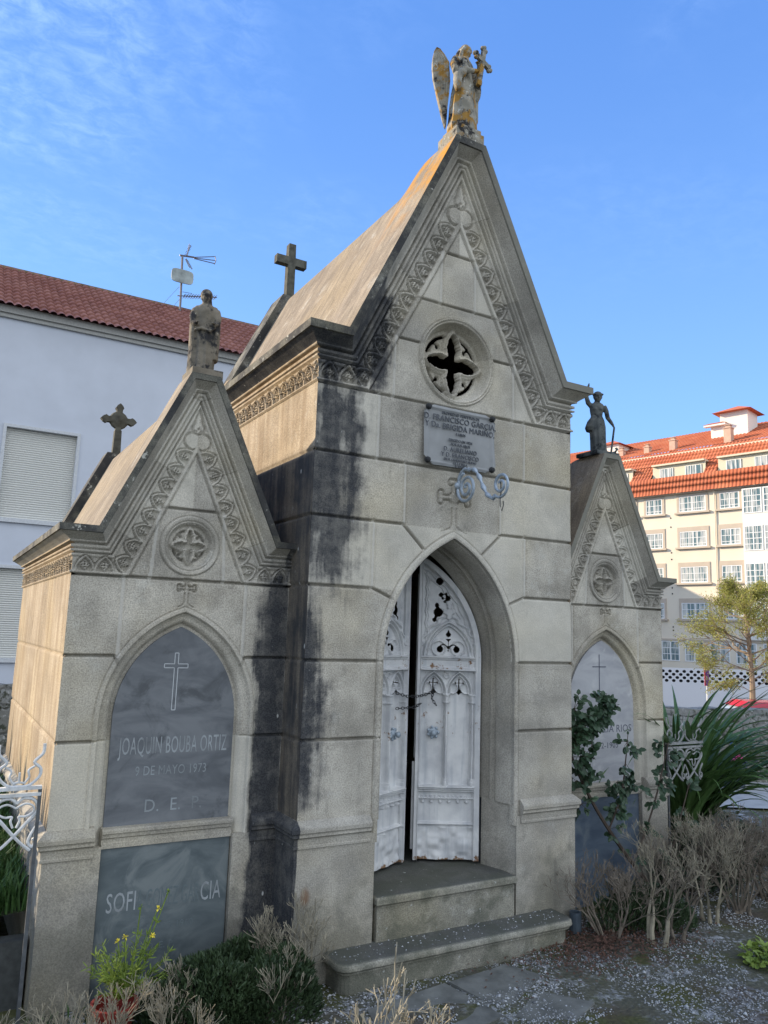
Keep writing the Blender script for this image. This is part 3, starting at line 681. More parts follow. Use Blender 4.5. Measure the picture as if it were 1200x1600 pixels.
def leaf_relief(a, z):
    D = np.zeros_like(a); H = np.zeros(a.shape, bool)
    def up(mask, v): nonlocal D; D = np.where(mask, v, D)
    def rdg(d, w, h): nonlocal D; D = np.where(np.abs(d) < w, np.minimum(D, -h*np.sqrt(np.clip(1-(d/w)**2, 0, 1))), D)
    def hole(mask): nonlocal H; H |= mask
    c = lambda x, y, r: np.hypot(a-x, z-y) < r
    da = 1.023-np.hypot(a+.463, z-1.15); da = np.where(z > 1.15, da, LW-a)
    # upper tracery field
    U_ = z > 1.17
    for off, amp, w, h in ((.075, .013, .006, .010), (.105, .016, .005, .008)):
        ph = np.where(z > 1.15, z, 0)*46; rdg(np.where(U_, da-off-amp*np.abs(np.sin(ph*.5)), 9), w, h)
        rdg(np.where(U_ & (da > off), a-.02-off*.55-amp*np.abs(np.sin(z*30)), 9), w, h*.8)
    # gablet
    ax = np.abs(a-.275); gd = np.where(U_, archd(a-.275, z, .215, 1.165, 1.475), -9)
    for o, w, h in ((.0, .012, .018), (.028, .007, .012)): rdg(gd-o, w, h)
    up(U_ & (gd > .035), .004)
    rdg(np.where(U_ & (gd > .02), np.hypot(np.abs(ax-.085), z-1.245)-.062, 9), .006, .008)
    rdg(np.where(U_ & (gd < -.005), gd+.045-.012*np.sin(z*70), 9), .012, .014)
    for q, r in ((1.52, .022), (1.56, .034), (1.61, .02), (1.645, .028)): D = np.where(c(.275, q, r), np.minimum(D, -.016), D)
    for q in (-1, 1): D = np.where(c(.275+q*.035, 1.565, .02), np.minimum(D, -.014), D)
    hole(c(.275, 1.365, .026)); hole(c(.275, 1.398, .009)); hole((ax < (z-1.292)*.9) & (z < 1.33) & (z > 1.292)); hole((ax < .007) & (z > 1.22) & (z < 1.33)); hole((ax < (z-1.205)*.6) & (ax < (1.245-z)*.6))
    for q in (-1, 1): hole(c(.275+q*.075, 1.235, .032)); hole((np.abs(np.hypot(a-.275-q*.045, z-1.235)-.04) < .008) & (z > 1.235))
    hole(c(.185, 1.835, .037))
    hole(c(.20, 1.715, .024)); hole(c(.245, 1.722, .017)); hole(c(.262, 1.685, .027)); hole(c(.215, 1.685, .016)); hole(c(.235, 1.655, .016)); hole(segd(a, z, (.20, 1.715), (.245, 1.722)) < .008); hole(segd(a, z, (.262, 1.685), (.235, 1.655)) < .011)
    hole(c(.178, 1.56, .045)); hole(c(.165, 1.622, .024)); hole(segd(a, z, (.165, 1.622), (.19, 1.585)) < .012); hole(c(.145, 1.492, .023)); hole(segd(a, z, (.145, 1.492), (.17, 1.54)) < .016)
    # band
    up((z < 1.172) & (z > 1.05), -.012)
    for q, h in ((1.166, .03), (1.150, .02), (1.075, .02), (1.058, .034)): rdg(z-q, .010, h)
    # arcade
    A = (z < 1.05) & (z > .08)
    for xc in (.148, .378):
        d = archd(a-xc, z, .105, .86, 1.035)
        up(A & (d > 0) & (z > .08), .008)
        dd = np.where(A & (z > .845), d, 9)
        rdg(dd+.004, .010, .016); rdg(dd-.022, .006, .009)
        rdg(np.where(A & (z > .83) & (d > .02), np.hypot(np.abs(np.abs(a-xc)-.058), z-.90)-.045, 9), .005, .008)
        e = np.abs(a-xc); hole((e < .008) & (z > .86) & (z < .975)); hole((e < .038) & (np.abs(z-.945) < .007)); hole((e < (.905-z)*.75) & (z > .862) & (z < .905)); hole((e < .03-(.862-z)*1.2) & (z < .863) & (z > .838))
        for q in (-1, 1): hole(c(xc+q*.034, .945, .011))
        hole(c(xc, .978, .011))
    rdg(np.where(A, np.hypot(a-.263, z-1.01)-.024, 9), .006, .012); rdg(np.where(A & (np.hypot(a-.263, z-1.01) < .02), (a-.263)-(z-1.01), 9), .005, .01)
    for xc in (.263, .493, .033):
        e = a-xc
        for z0_, z1_, w, h in ((.835, .85, .032, .03), (.79, .835, .024, .027), (.775, .79, .028, .028), (.14, .775, .0145, .024), (.115, .14, .022, .027), (.08, .115, .026, .03)):
            if xc == .033: w *= .6; h *= .8
            D = np.where((z > z0_) & (z <= z1_) & (np.abs(e) < w), np.minimum(D, -h*np.sqrt(np.clip(1-(e/w)**2*.9, 0, 1))), D)
    for q, h in ((.072, .036), (.055, .028), (.035, .018)): rdg(z-q, .010, h)
    per = .076; am = np.abs((a % per)-per/2)
    C_ = (z < .03) & (z > -.10)
    rdg(np.where(C_, np.hypot(am-.0, z-.03)-.058, 9), .007, .014); rdg(np.where(C_, np.hypot(am-per/2, z-.03)-.058, 9), .007, .014)
    D = np.where(C_ & (np.hypot(am-per/2, z+.055) < .012), -.015, D)
    rdg(np.where(z < 0, z+.235, 9), .014, .014); up((z < -.26), -.006)
    D = D+.004*(hash_noise(a, z, .05, 8)-.5)*(z < -.25)*3
    # border of the leaf
    up((da < .045), -.026); rdg(da-.045, .006, .03); up(a < .028, -.022); rdg(a-.03, .006, .028)
    H &= (da > .05) & (a > .034)
    return D, H, da
def leaf(mirror, parent, hinge, ang, label):
    res = .0052; A_ = np.linspace(0, LW, int(LW/res)+1); W = np.linspace(-.525, 2.06, int(2.585/res)+1)
    a, z = np.meshgrid(A_, W, indexing='ij'); D, H, da = leaf_relief(a, z)
    acap = np.where(z > 1.15, np.sqrt(np.clip(1.023**2-(z-1.15)**2, 0, None))-.463, LW); ac = np.minimum(a, np.maximum(acap, 0))
    u = LW-ac                                  # distance from the hinge
    keepv = a <= acap+res*1.01; i = np.arange(a.size).reshape(a.shape)
    k = keepv[:-1, :-1] & keepv[:-1, 1:]; k &= ~(H[:-1, :-1] & H[1:, :-1] & H[1:, 1:] & H[:-1, 1:])
    Fc = np.stack([i[:-1, :-1], i[1:, :-1], i[1:, 1:], i[:-1, 1:]], -1)[k]
    sgn = -1 if mirror else 1
    # right leaf: hinge at +x, runs to -x and inwards
    dx, dy = -math.cos(ang)*sgn, math.sin(ang); nx_, ny_ = -dy*sgn*-1, -abs(math.cos(ang))
    nx_, ny_ = (dy, dx) if not mirror else (-dy, -dx)
    nx_, ny_ = (-math.sin(ang)*1 if not mirror else math.sin(ang), -math.cos(ang))
    X = hinge[0]+dx*u-nx_*D*2.1; Y = hinge[1]+dy*u-ny_*D*2.1
    P = np.stack([X, Y, z], -1).reshape(-1, 3)
    if not mirror: Fc = Fc[:, ::-1]
    lf = obj('door_leaf', (P, Fc), M_DP, parent, label=label)
    def at(a_, z_, out=0): u_ = LW-a_; return Vector((hinge[0]+dx*u_+nx_*out, hinge[1]+dy*u_+ny_*out, z_))
    b = MB(); b.bar(at(.020, -.525, .012), at(.020, 2.02, .012), .040, .022, (nx_, ny_, 0)); b.bar(at(.004, .30, -.03), at(.004, 1.90, -.03), .02, .03, (nx_, ny_, 0))
    b.bar(at(-.010, -.45, -.02), at(-.010, .27, -.02), .02, .03, (nx_, ny_, 0))
    obj('meeting_stile', b, M_DP, lf)
    kb = MB(); ctr = at(.155, .52, .0); q = Vector((nx_, ny_, 0)).to_track_quat('Z', 'Y').to_matrix().to_4x4()
    kb.lathe([(.045, .0), (.045, .008), (.030, .014), (.014, .02), (.012, .04), (.024, .048), (.028, .06), (.018, .072), (.004, .075)], ctr, 10, q)
    for i_ in range(7):
        t_ = 2*math.pi*i_/7; kb.ell(ctr+q.to_3x3() @ Vector((.045*math.cos(t_), .045*math.sin(t_), .006)), (.014, .014, .014), 6, 4)
    obj('handle', kb, M_LI, lf, smooth=True)
    return lf, at
lfR, atR = leaf(False, cen, (.572, .378), R(26.5), 'right hand door leaf, rusty along the bottom')
lfL, atL = leaf(True, cen, (-.572, .378), R(25), 'left hand door leaf swung inwards')
def chain(pts, name, m, label, r=.011, w=.0032):
    b = MB(); P = [Vector(p) for p in pts]; L = []
    for i in range(len(P)-1):
        n = max(1, int((P[i+1]-P[i]).length/(r*2.1)))
        for j in range(n): L.append((P[i].lerp(P[i+1], (j+.5)/n), (P[i+1]-P[i]).normalized()))
    for i, (c_, d) in enumerate(L):
        sd = d.cross(Vector((0, 0, 1))).normalized(); up_ = sd.cross(d); a_ = sd if i % 2 else up_
        b.tube([c_+d*math.cos(t_)*r*1.5+a_*math.sin(t_)*r for t_ in np.linspace(0, 2*math.pi, 9)], w, 5, False)
    return single(name, b, m, label, 'chain')
A1 = atL(.148, .86, .02); B1 = atR(.148, .87, .02); md = (A1+B1)/2-Vector((0, .02, .035))
chain([A1, A1.lerp(md, .5)-Vector((0, 0, .012)), md, md.lerp(B1, .5)-Vector((0, 0, .01)), B1, B1+Vector((-.03, -.02, -.06)), B1+Vector((.02, -.02, -.12))], 'door_chain', M_IR, 'thin metal chain looped between the two door leaves')
chain([A1+Vector((0, 0, -.13)), md+Vector((-.01, 0, -.09)), md+Vector((.06, .02, -.06))], 'loose_chain', M_IR, 'short loose chain end hanging by the gap of the door')
# ---------------------------------------------------------------- lead plaque
def plaque():
    U = np.linspace(-1, 1, 61); W = np.linspace(-1, 1, 51)
    def fn(u, v):
        hx, hz = .375, .262; cl = .045*np.clip(np.abs(u)+np.abs(v)-1.72, 0, 1)/.28
        x = u*(hx-.012*(1-v*v)*1.0)-np.sign(u)*cl; z = v*(hz-.012*(1-u*u))-np.sign(v)*cl*.8
        e = np.minimum(1-np.abs(u), 1-np.abs(v)); y = -.030-.006*np.sin(u*3+v*2)-.012*((np.abs(e-.09) < .03))-.02*np.clip((np.abs(u)-.9)/.1, 0, 1)**2*v*v
        return x+.022, y, z+3.0+x*0
    P, F = grid(U, W, fn); pl = obj('plaque', (P, F), M_LD, cen, True, 'grey lead plaque with worn raised lettering above the door')
    Mt = lambda x, z: Matrix.Translation((x+.022, -.040, z)) @ Matrix.Rotation(math.pi/2, 4, 'X')
    rows = [('PROPIEDAD PERPETUA DE', .030, 3.185), ('D. FRANCISCO GARCIA,', .062, 3.125), ('Y Da. BRIGIDA MARIÑO,', .060, 3.062), ('E HIJOS', .027, 3.022), ('ERIGIDO EN 1924', .028, 2.965), ('POR SUS HIJOS', .027, 2.93), ('D. AURELIANO', .046, 2.878),
            ('Y D. FRANCISCO', .046, 2.828), ('EN EL CEMENTERIO NUEVO', .024, 2.798), ('DE LA VILLA', .024, 2.77), ('E. ONIS', .028, 2.745)]
    b = MB()
    for tx, sz, z in rows: V, F = text('t', tx, sz*1.15, Mt(0, z-.0), None, None, .003, sx=.92); b.add(V, F)
    obj('plaque_lettering', b, M_LT, pl)
    for x, z in ((-.33, .225), (.33, .225), (-.33, -.225), (.33, -.225)):
        b = MB(); q = Matrix.Rotation(math.pi/2, 4, 'X'); b.lathe([(.026, 0), (.028, .012), (.018, .02), (.02, .03), (.008, .034)], (x+.022, -.034, z+3.0), 8, q); obj('bolt', b, M_IR, pl)
plaque()
# scrolled lamp bracket sticking out of the wall over the door
def bracket():
    b = MB(); P = []
    def sp(cy, cz, r0, r1, t0, t1, n=26):
        return [Vector((.02, cy+(r0+(r1-r0)*i/n)*math.cos(t0+(t1-t0)*i/n), cz+(r0+(r1-r0)*i/n)*1.0*math.sin(t0+(t1-t0)*i/n))) for i in range(n+1)]
    c1 = (-.135, 2.567); c2 = (-.585, 2.527)
    s1 = sp(*c1, .018, .135, 0.0, 4.4*math.pi, 60)
    s1 = [Vector((p.x, p.y, p.z)) for p in s1]
    end = s1[-1]
    pts = s1[:]
    # from the top of the big volute over and down in an S to the small one
    ctrl = [(-.15, 2.715), (-.24, 2.70), (-.31, 2.63), (-.37, 2.53), (-.43, 2.46), (-.50, 2.425)]
    s2 = sp(*c2, .105, .02, -math.pi*.75+math.pi*0, -math.pi*.75+math.pi*3.6, 50)
    s2 = [Vector((.02, c2[0]-(p.y-c2[0]), p.z)) for p in s2]
    def flat(pts, wx, th):
        for i in range(len(pts)-1): b.bar(pts[i], pts[i+1]+(pts[i+1]-pts[i])*.15, wx, th, (0, pts[i+1].z-pts[i].z+1e-4, -(pts[i+1].y-pts[i].y)))
    b.tube(s1, .013, 6); 
    ring_ = [Vector((.02, c1[0]+.155*math.cos(t), c1[1]+.155*math.sin(t))) for t in np.linspace(-.2, 2*math.pi-.6, 40)]
    S = []; K = [Vector((.02, *q)) for q in [(-.02, 2.60), (-.04, 2.68), (-.10, 2.725)]+ctrl]
    for i in range(len(K)-1):
        p0, p1, p2, p3 = K[max(i-1, 0)], K[i], K[i+1], K[min(i+2, len(K)-1)]
        for t in np.linspace(0, 1, 7)[:-1]: S.append(.5*((2*p1)+(p2-p0)*t+(2*p0-5*p1+4*p2-p3)*t*t+(3*p1-p0-3*p2+p3)*t**3))
    S.append(K[-1]); n = len(S)
    b.tube(S, [.016+.006*math.sin(i*1.1) if 18 < i < 44 else .015 for i in range(n)], 6)
    b.tube(s2, .012, 6); b.tube([S[-1], s2[0]], .014, 6)
    b.lathe([(.03, 0), (.034, .012), (.02, .03)], (.02, -.004, 2.60), 8, Matrix.Rotation(math.pi/2, 4, 'X'))
    o = obj('lamp_bracket', b, M_LI, cen, True, 'pale wrought iron scroll bracket without a lamp')
    h = MB(); h.tube([(.02, -.588, 2.54), (.02, -.59, 2.44)], .005, 5); h.tube([(.012, -.59, 2.44), (.012, -.592, 2.36), (.03, -.59, 2.32), (.045, -.59, 2.37), (.045, -.585, 2.40)], .004, 5)
    obj('lamp_hook', h, M_IR, o)
bracket()
# ---------------------------------------------------------------- crosses behind
M_CS = simple('lichened_cross_stone', (.085, .085, .070), .95, var=.5, scale=14, bump=.5)
c = thing('stone_cross', 'plain dark stone cross on the rear of the tall mausoleum roof', 'cross', (0, 3.95, 5.69))
b = MB(); b.prism([(-.10, 5.66), (.10, 5.66), (.055, 5.76), (.052, 6.20), (.215, 6.20), (.215, 6.31), (.052, 6.31), (.048, 6.50), (-.048, 6.50), (-.052, 6.31), (-.215, 6.31), (-.215, 6.20), (-.052, 6.20), (-.055, 5.76)], 3.90, 4.0)
obj('shaft_and_arms', b, M_CS, c); obj('base', boxes((-.14, .14, 3.82, 4.08, 5.60, 5.70)), M_CS, c)
c = thing('ringed_cross', 'small dark iron cross with round centre on the rear of the low left tomb', 'cross', (-2.097, 3.6, 3.2))
x0 = -2.097; b = MB(); b.prism([(x0-.045, 3.18), (x0+.045, 3.18), (x0+.036, 3.5), (x0-.036, 3.5)], 3.56, 3.64); obj('shaft', b, M_CS, c)
b = MB(); zc = 3.62
for a in range(1, 4):
    M = Matrix.Translation((x0, 3.60, zc)) @ Matrix.Rotation((a-1)*math.pi/2+math.pi/2, 4, 'Y')
    M = Matrix.Translation((x0, 3.60, zc)) @ Matrix.Rotation(-(a-2)*math.pi/2, 4, 'Y')
    b.prism([(-.028, .02), (.028, .02), (.032, .12), (.045, .14), (.028, .17), (0, .195), (-.028, .17), (-.045, .14), (-.032, .12)], -.035, .035, M)
b.prism([(x0-.03, 3.48), (x0+.03, 3.48), (x0+.03, 3.6), (x0-.03, 3.6)], 3.57, 3.63)
obj('arms', b, M_CS, c)
b = MB(); b.lathe([(.03, -.03), (.095, -.028), (.105, 0), (.095, .028), (.03, .045), (.0, .05)], (x0, 3.6, zc), 16, Matrix.Rotation(math.pi/2, 4, 'X')); obj('ring', b, M_CS, c)
# ---------------------------------------------------------------- ground
def lin(a, b, t): return a+(b-a)*t
def ground_mat():
    m, g, b = mat('gravel_and_moss', .95, .2); p = g.P(); x, y, z = g.xyz(p)
    v = g.vor(p, 26); v2 = g.vor(g.vm('ADD', p, (5, 3, 0)), 44); n1 = g.noise(p, 1.6, 5, .65); n2 = g.noise(p, 5, 6, .7); n3 = g.noise(p, 40, 3, .6)
    chip = g.mix(g.xyz(v.outputs['Color'])[0], (.11, .115, .12), (.36, .38, .40)); soil = g.mix(n3, (.048, .050, .036), (.115, .115, .088))
    f = g.m('MULTIPLY', g.ss(g.xyz(v2.outputs['Color'])[1], .35, .5), g.ss(n2, .44, .58)); c = g.mix(f, soil, chip)
    moss = g.ss(g.m('ADD', n1, g.m('MULTIPLY', n2, .5)),   .73, .86); c = g.mix(moss, c, g.mix(n3, (.035, .045, .014), (.10, .10, .045)))
    damp = g.ss(g.noise(p, 2.2, 3), .50, .66); c = g.mix(g.m('MULTIPLY', damp, .5), c, (.065, .045, .038))
    g.put(b.inputs['Base Color'], c); h = g.m('ADD', g.m('MULTIPLY', v.outputs[0], -.8), g.m('MULTIPLY', n3, .6)); g.put(b.inputs['Normal'], g.bump(h, .7, .012)); return m
M_GR = ground_mat()
WD = Vector((.865, -.501)); WN = Vector((.501, .865)); WP = Vector((8.9, 3.95))
# cemetery terrace: displaced sheet, its far edge just behind the boundary wall
def terrace():
    U = np.unique(np.concatenate([np.linspace(-60, -6, 20), np.linspace(-6, 6, 170), np.linspace(6, 50, 30)]))
    W = np.linspace(0, 1, 60)**2.2
    ys = np.unique(np.concatenate([np.linspace(-60, -6, 15), np.linspace(-6, 6, 160)]))
    def fn(x, w):
        yl = WP.y+(x-WP.x)*WD.y/WD.x+.9; y = np.where(w < 1, w, 0)
        return x, w, x*0
    x, y = np.meshgrid(U, np.linspace(0, 1, 200), indexing='ij'); yl = WP.y+(x-WP.x)*WD.y/WD.x+.95
    yy = -60+np.interp(y, [0, .08, .92, 1], [0, 52, 67, 1e9]); yy = np.where(y < .92, yy, lin(7, 0, 0)+0*y); yl = np.maximum(yl, 7.01-0*x) if False else yl
    y2 = np.interp(y, [0, .08, 1], [0, 1, 2]); yy = np.where(y2 < 1, -60+y2*53, -7+(y2-1)*(yl+7)); yy = np.where(yl < -7, -60+y*(yl+60), yy)
    z = GZ+.035*(hash_noise(x, yy, .9, 4)-.5)+.02*(hash_noise(x, yy, .25, 6)-.5)-.01
    P = np.stack([x, yy, z], -1).reshape(-1, 3); i = np.arange(x.size).reshape(x.shape); F = np.stack([i[:-1, :-1], i[1:, :-1], i[1:, 1:], i[:-1, 1:]], -1).reshape(-1, 4)
    e = [int(q) for q in i[:, -1]]; V = [tuple(p) for p in P]; F = [tuple(f) for f in F]; n = len(V)
    V += [(V[q][0], V[q][1], -3.6) for q in e]; F += [(e[k+1], n+k+1, n+k, e[k])[::-1] for k in range(len(e)-1)]
    return V, F
struct('ground', terrace(), M_GR, smooth=True)
M_AS = simple('street_asphalt', (.07, .07, .072), .95, var=.2, scale=3)
struct('street_ground', MB().add([(-500, -500, -3.5), (500, -500, -3.5), (500, 500, -3.5), (-500, 500, -3.5)], [(0, 1, 2, 3)]), M_AS)
def wpt(u, v, z): q = WP+WD*u+WN*v; return (q.x, q.y, z)
M_PV = simple('pale_concrete_path', (.34, .345, .34), .9, var=.2, scale=5, bump=.2)
struct('path', MB().add([wpt(-9, -2.3, GZ+.03), wpt(20, -2.3, GZ+.03), wpt(20, -.12, GZ+.03), wpt(-9, -.12, GZ+.03)], [(0, 1, 2, 3)]), M_PV)
# rubble boundary wall
def rubble():
    m, g, b = mat('rubble_wall_stone', .95, .2); p = g.P()
    nn = g.n('ShaderNodeTexNoise'); g.put(nn.inputs['Vector'], p); nn.inputs['Scale'].default_value = 2.5; pp = g.vm('ADD', g.scl(p, 1, 1, 2.0), g.vm('SCALE', nn.outputs[1], .55)); v = g.vor(pp, 2.0); e = g.vor(pp, 2.0, 'DISTANCE_TO_EDGE'); n = g.noise(p, 7, 6, .7)
    c = g.mix(g.xyz(v.outputs['Color'])[0], (.13, .13, .115), (.22, .215, .19)); c = g.mix(g.m('MULTIPLY', g.ss(e.outputs[0], .06, .0), .7), c, (.08, .08, .07)); c = g.mix(g.m('MULTIPLY', g.ss(g.xyz(p)[2], -.25, -.05), .8), c, (.26, .26, .245)); c = g.mix(g.ss(n, .5, .62), c, (.06, .065, .045)); c = g.mix(g.ss(g.noise(p, 16, 4), .6, .68), c, (.36, .36, .34))
    g.put(b.inputs['Base Color'], c); g.put(b.inputs['Normal'], g.bump(g.m('ADD', g.m('MULTIPLY', g.ss(e.outputs[0], 0, .12), 1.0), n), .6, .03)); return m
def wallmesh(u0, u1, v0, v1, z0, z1, n):
    us = np.linspace(u0, u1, n); V = []; F = []
    for k, u in enumerate(us):
        j = .03*(random.random()-.5); zt = z1+.05*(random.random()-.5)
        V += [wpt(u, v0+j, z0), wpt(u, v0+j*.5, zt), wpt(u, v1, zt-.01), wpt(u, v1, z0)]
    for k in range(n-1):
        for j in range(3): a = 4*k+j; F.append((a+1, a, a+4, a+5))
    F += [(0, 1, 2, 3), tuple(4*(n-1)+j for j in (3, 2, 1, 0))]
    return V, F
single('boundary_wall', wallmesh(-16, 26, 0, .5, -3.5, .20, 110), rubble(), 'low rubble stone wall beyond the strap leaved plant', 'wall', wpt(0, 0, GZ))
# ---------------------------------------------------------------- white building at the left
M_WW = simple('white_render', (.50, .535, .60), .9, var=.06, scale=1.2, bump=.03)
M_TR = None
def tile_mat(name, ca, cb, cc, sc=1.0):
    m, g, b = mat(name, .85, .25); p = g.P(); n = g.noise(p, 1.1*sc, 4, .6); v = g.vor(g.scl(p, 5*sc, 2*sc, 2*sc), 1.0)
    c = g.mix(g.ss(n, .3, .7), ca, cb); c = g.mix(g.m('MULTIPLY', g.xyz(v.outputs['Color'])[0], .45), c, cc); g.put(b.inputs['Base Color'], c); return m
M_T1 = tile_mat('old_clay_tiles', (.23, .095, .075), (.33, .155, .125), (.16, .07, .06))
M_T2 = tile_mat('orange_clay_tiles', (.44, .12, .055), (.53, .18, .09), (.33, .085, .05), .3)
M_RD = simple('mossy_ridge_tiles', (.16, .11, .06), .9, var=.4, scale=3)
def tiles(x0, x1, per, nrow, P0, ds, du, up, amp, ns=6, step=.05, drop=.02):
    """barrel tiles: P0 origin, ds unit vector along the eave, du vector eave->ridge (full), up unit normal"""
    L = du.length; dn = du.normalized(); V = []; F = []; xs = np.arange(x0, x1+1e-6, per/ns); rows = []
    for r_ in range(nrow):
        for k, (t, h) in enumerate(((0, step), (.5, step*.55), (1.0, 0.0))):
            rows.append(((r_+t)/nrow*L-(.0 if k else drop), h))
    ph = np.abs(np.sin(math.pi*xs/per)); ph = np.where((np.floor(xs/per).astype(int) % 1) == 0, ph, ph)
    prof = amp*(np.sqrt(ph)*1.0)
    base = np.array(P0)[None, :]+xs[:, None]*np.array(ds)[None, :]
    allv = []
    for a, h in rows: allv.append(base+a*np.array(dn)[None, :]+(prof+h)[:, None]*np.array(up)[None, :])
    P = np.concatenate(allv); n = len(xs); i = np.arange(len(P)).reshape(len(rows), n)
    F = np.stack([i[:-1, :-1], i[:-1, 1:], i[1:, 1:], i[1:, :-1]], -1).reshape(-1, 4); return P, F
M_SH = None
def shutter_mat():
    m, g, b = mat('roller_shutter', .6, .3); p = g.P(); z = g.xyz(p)[2]; s_ = g.m('SINE', g.m('MULTIPLY', z, 75)); n = g.noise(g.scl(p, 1, 1, 3), 1.5, 3)
    g.put(b.inputs['Base Color'], g.mix(n, (.46, .50, .52), (.60, .62, .62))); g.put(b.inputs['Normal'], g.bump(s_, .6, .012)); return m
M_SH = shutter_mat()
YB = 19.0
lb = thing('white_building', 'white rendered building with old red tiled roof and closed roller shutters', 'building', (-3, YB, -3.5))
b = MB(); X0, X1 = -13, 9.5; hz = [(-2.42, -.50, 4.22, 6.86), (-2.42, -.50, .30, 2.80), (-9.5, -7.6, 4.22, 6.86), (-9.5, -7.6, .30, 2.80), (3.6, 5.5, 4.22, 6.86)]
cols = sorted(set([X0, X1]+[q for h in hz for q in h[:2]])); zr = [-.74, .30, 2.80, 4.22, 6.86, 10.35]
for i in range(len(cols)-1):
    for j in range(len(zr)-1):
        cx_m, cz_m = (cols[i]+cols[i+1])/2, (zr[j]+zr[j+1])/2
        if not any(h[0] < cx_m < h[1] and h[2] < cz_m < h[3] for h in hz): b.add([(cols[i], YB, zr[j]), (cols[i+1], YB, zr[j]), (cols[i+1], YB, zr[j+1]), (cols[i], YB, zr[j+1])], [(0, 1, 2, 3)])
b.box(X0, X1, YB+.25, YB+10, -.74, 10.30).box(X0, X1, YB+.001, YB+.26, -.9, -.74)
obj('wall', b, M_WW, lb); obj('recessed_base', boxes((X0+.1, X1-.1, YB+1.2, YB+9.8, -3.5, -.9)), simple('dark_recess', (.05, .052, .06), .9), lb)
obj('eaves_moulding', boxes((X0-.1, X1+.1, YB-.16, YB-.002, 10.2, 10.42), (X0-.1, X1+.1, YB-.09, YB-.001, 10.08, 10.199)), simple('eaves_grey', (.36, .36, .34), .9), lb)
for k, (a, b_, c0, c1) in enumerate(hz):
    w_ = obj('window', boxes((a-.09, a, YB-.05, YB+.2, c0-.09, c1+.09), (b_, b_+.09, YB-.05, YB+.2, c0-.09, c1+.09), (a, b_, YB-.05, YB+.2, c1, c1+.09), (a-.05, b_+.05, YB-.09, YB+.2, c0-.12, c0)), simple('pale_trim', (.50, .52, .54), .8), lb)
    sh = MB(); n = 40
    for q in range(n): z0_ = c0+(c1-c0)*q/n; z1_ = c0+(c1-c0)*(q+1)/n; sh.add([(a, YB+.13, z0_), (b_, YB+.13, z0_), (b_, YB+.115, (z0_+z1_)/2), (a, YB+.115, (z0_+z1_)/2), (b_, YB+.13, z1_-.008), (a, YB+.13, z1_-.008)], [(0, 1, 2, 3), (3, 2, 4, 5)])
    obj('shutter', sh, simple('shutter_slats', (.60, .60, .56), .6, var=.05) if k == 0 else bpy.data.materials['shutter_slats'], w_)
du = Vector((0, 5.0, 3.21)); nrm = Vector((0, -3.21, 5.0)).normalized()
obj('roof', tiles(X0-.2, X1+.2, .235, 12, (0, YB-.30, 10.30), (1, 0, 0), du, nrm, .11, 8, .05), M_T1, lb)
obj('rear_roof', MB().add([(X0-.2, YB+4.7, 13.5), (X1+.2, YB+4.7, 13.5), (X1+.2, YB+10, 10.3), (X0-.2, YB+10, 10.3)], [(0, 1, 2, 3)]), M_T1, lb)
b = MB(); 
for k in range(45):
    x = X0+k*.5; b.tube([(x, YB+4.72, 13.50), (x+.52, YB+4.72, 13.53)], [.15, .125], 8)
obj('ridge', b, M_RD, lb)
b = MB(); b.ell((1.0, YB-.25, 6.2), (.11, .13, .11), 12, 8); b.tube([(1.0, YB-.25, 6.2), (1.05, YB, 6.0)], .03, 6); b.lathe([(.13, 0), (.13, .04), (.06, .05)], (1.0, YB-.40, 6.2), 12, Matrix.Rotation(-math.pi/2, 4, 'X'))
obj('wall_lamp', b, simple('lamp_grey', (.35, .38, .38), .4), lb)
# aerial on the roof
t = thing('television_aerial', 'thin rooftop aerial mast with grid dish above the red tiled roof', 'aerial', (2.25, YB+4.0, 13.3))
M_AL = simple('aerial_metal', (.16, .15, .16), .5, .6); ya = YB+3.9; f = 1206/28.1
def ap(u, v):            # photo pixel on the plane y = ya, used only to size the aerial
    d = Vector((0, 0, 0)); a = (u-600)/1205.7; c_ = -(v-800)/1205.7
    for r_, k in zip(CR, (a, c_, 1)): d += Vector(r_)*k
    return CP+d*((ya-CP.y)/d.y)
obj('mast', MB().tube([ap(281, 486), ap(282, 470), ap(285, 400)], .045, 8), M_AL, t)
b = MB(); c_ = ap(283.5, 434); hw_, hh_ = .42, .27; pr = [(math.copysign(abs(math.cos(a))**.45, math.cos(a))*hw_, math.copysign(abs(math.sin(a))**.45, math.sin(a))*hh_) for a in np.linspace(0, 2*math.pi, 25)[:-1]]
b.prism([(c_.x+x, c_.z+z) for x, z in pr], c_.y-.16, c_.y-.12); 
obj('panel_dish', b, simple('dish_grey', (.30, .34, .33), .6, var=.4, scale=3), t)
b = MB(); P_ = [ap(289, 401), ap(303, 402)]; b.tube([P_[0]-Vector((.2, 0, 0)), P_[1]], .035, 6)
for v0, v1 in ((402, 401), (403, 407), (404, 412)): b.tube([ap(303, v0), ap(336, v1)], .018, 5)
b.tube([ap(336, 400), ap(337.5, 407), ap(335, 413)], .018, 5)
for p0, p1 in (((291, 400), (298, 383)), ((292, 401), (296, 381)), ((291, 404), (300, 421)), ((290, 405), (296, 418))): b.tube([ap(*p0), ap(*p1)], .016, 5)
for k in range(7): a = ap(291+k, 398-k*2.3); b.tube([a-Vector((.07, 0, 0)), a+Vector((.07, 0, 0))], .01, 4); a = ap(291.5+k*1.1, 406+k*2.1); b.tube([a-Vector((.07, 0, 0)), a+Vector((.07, 0, 0))], .01, 4)
obj('upper_aerial', b, M_AL, t)
b = MB(); b.tube([ap(277, 462), ap(339, 465)], .02, 5)
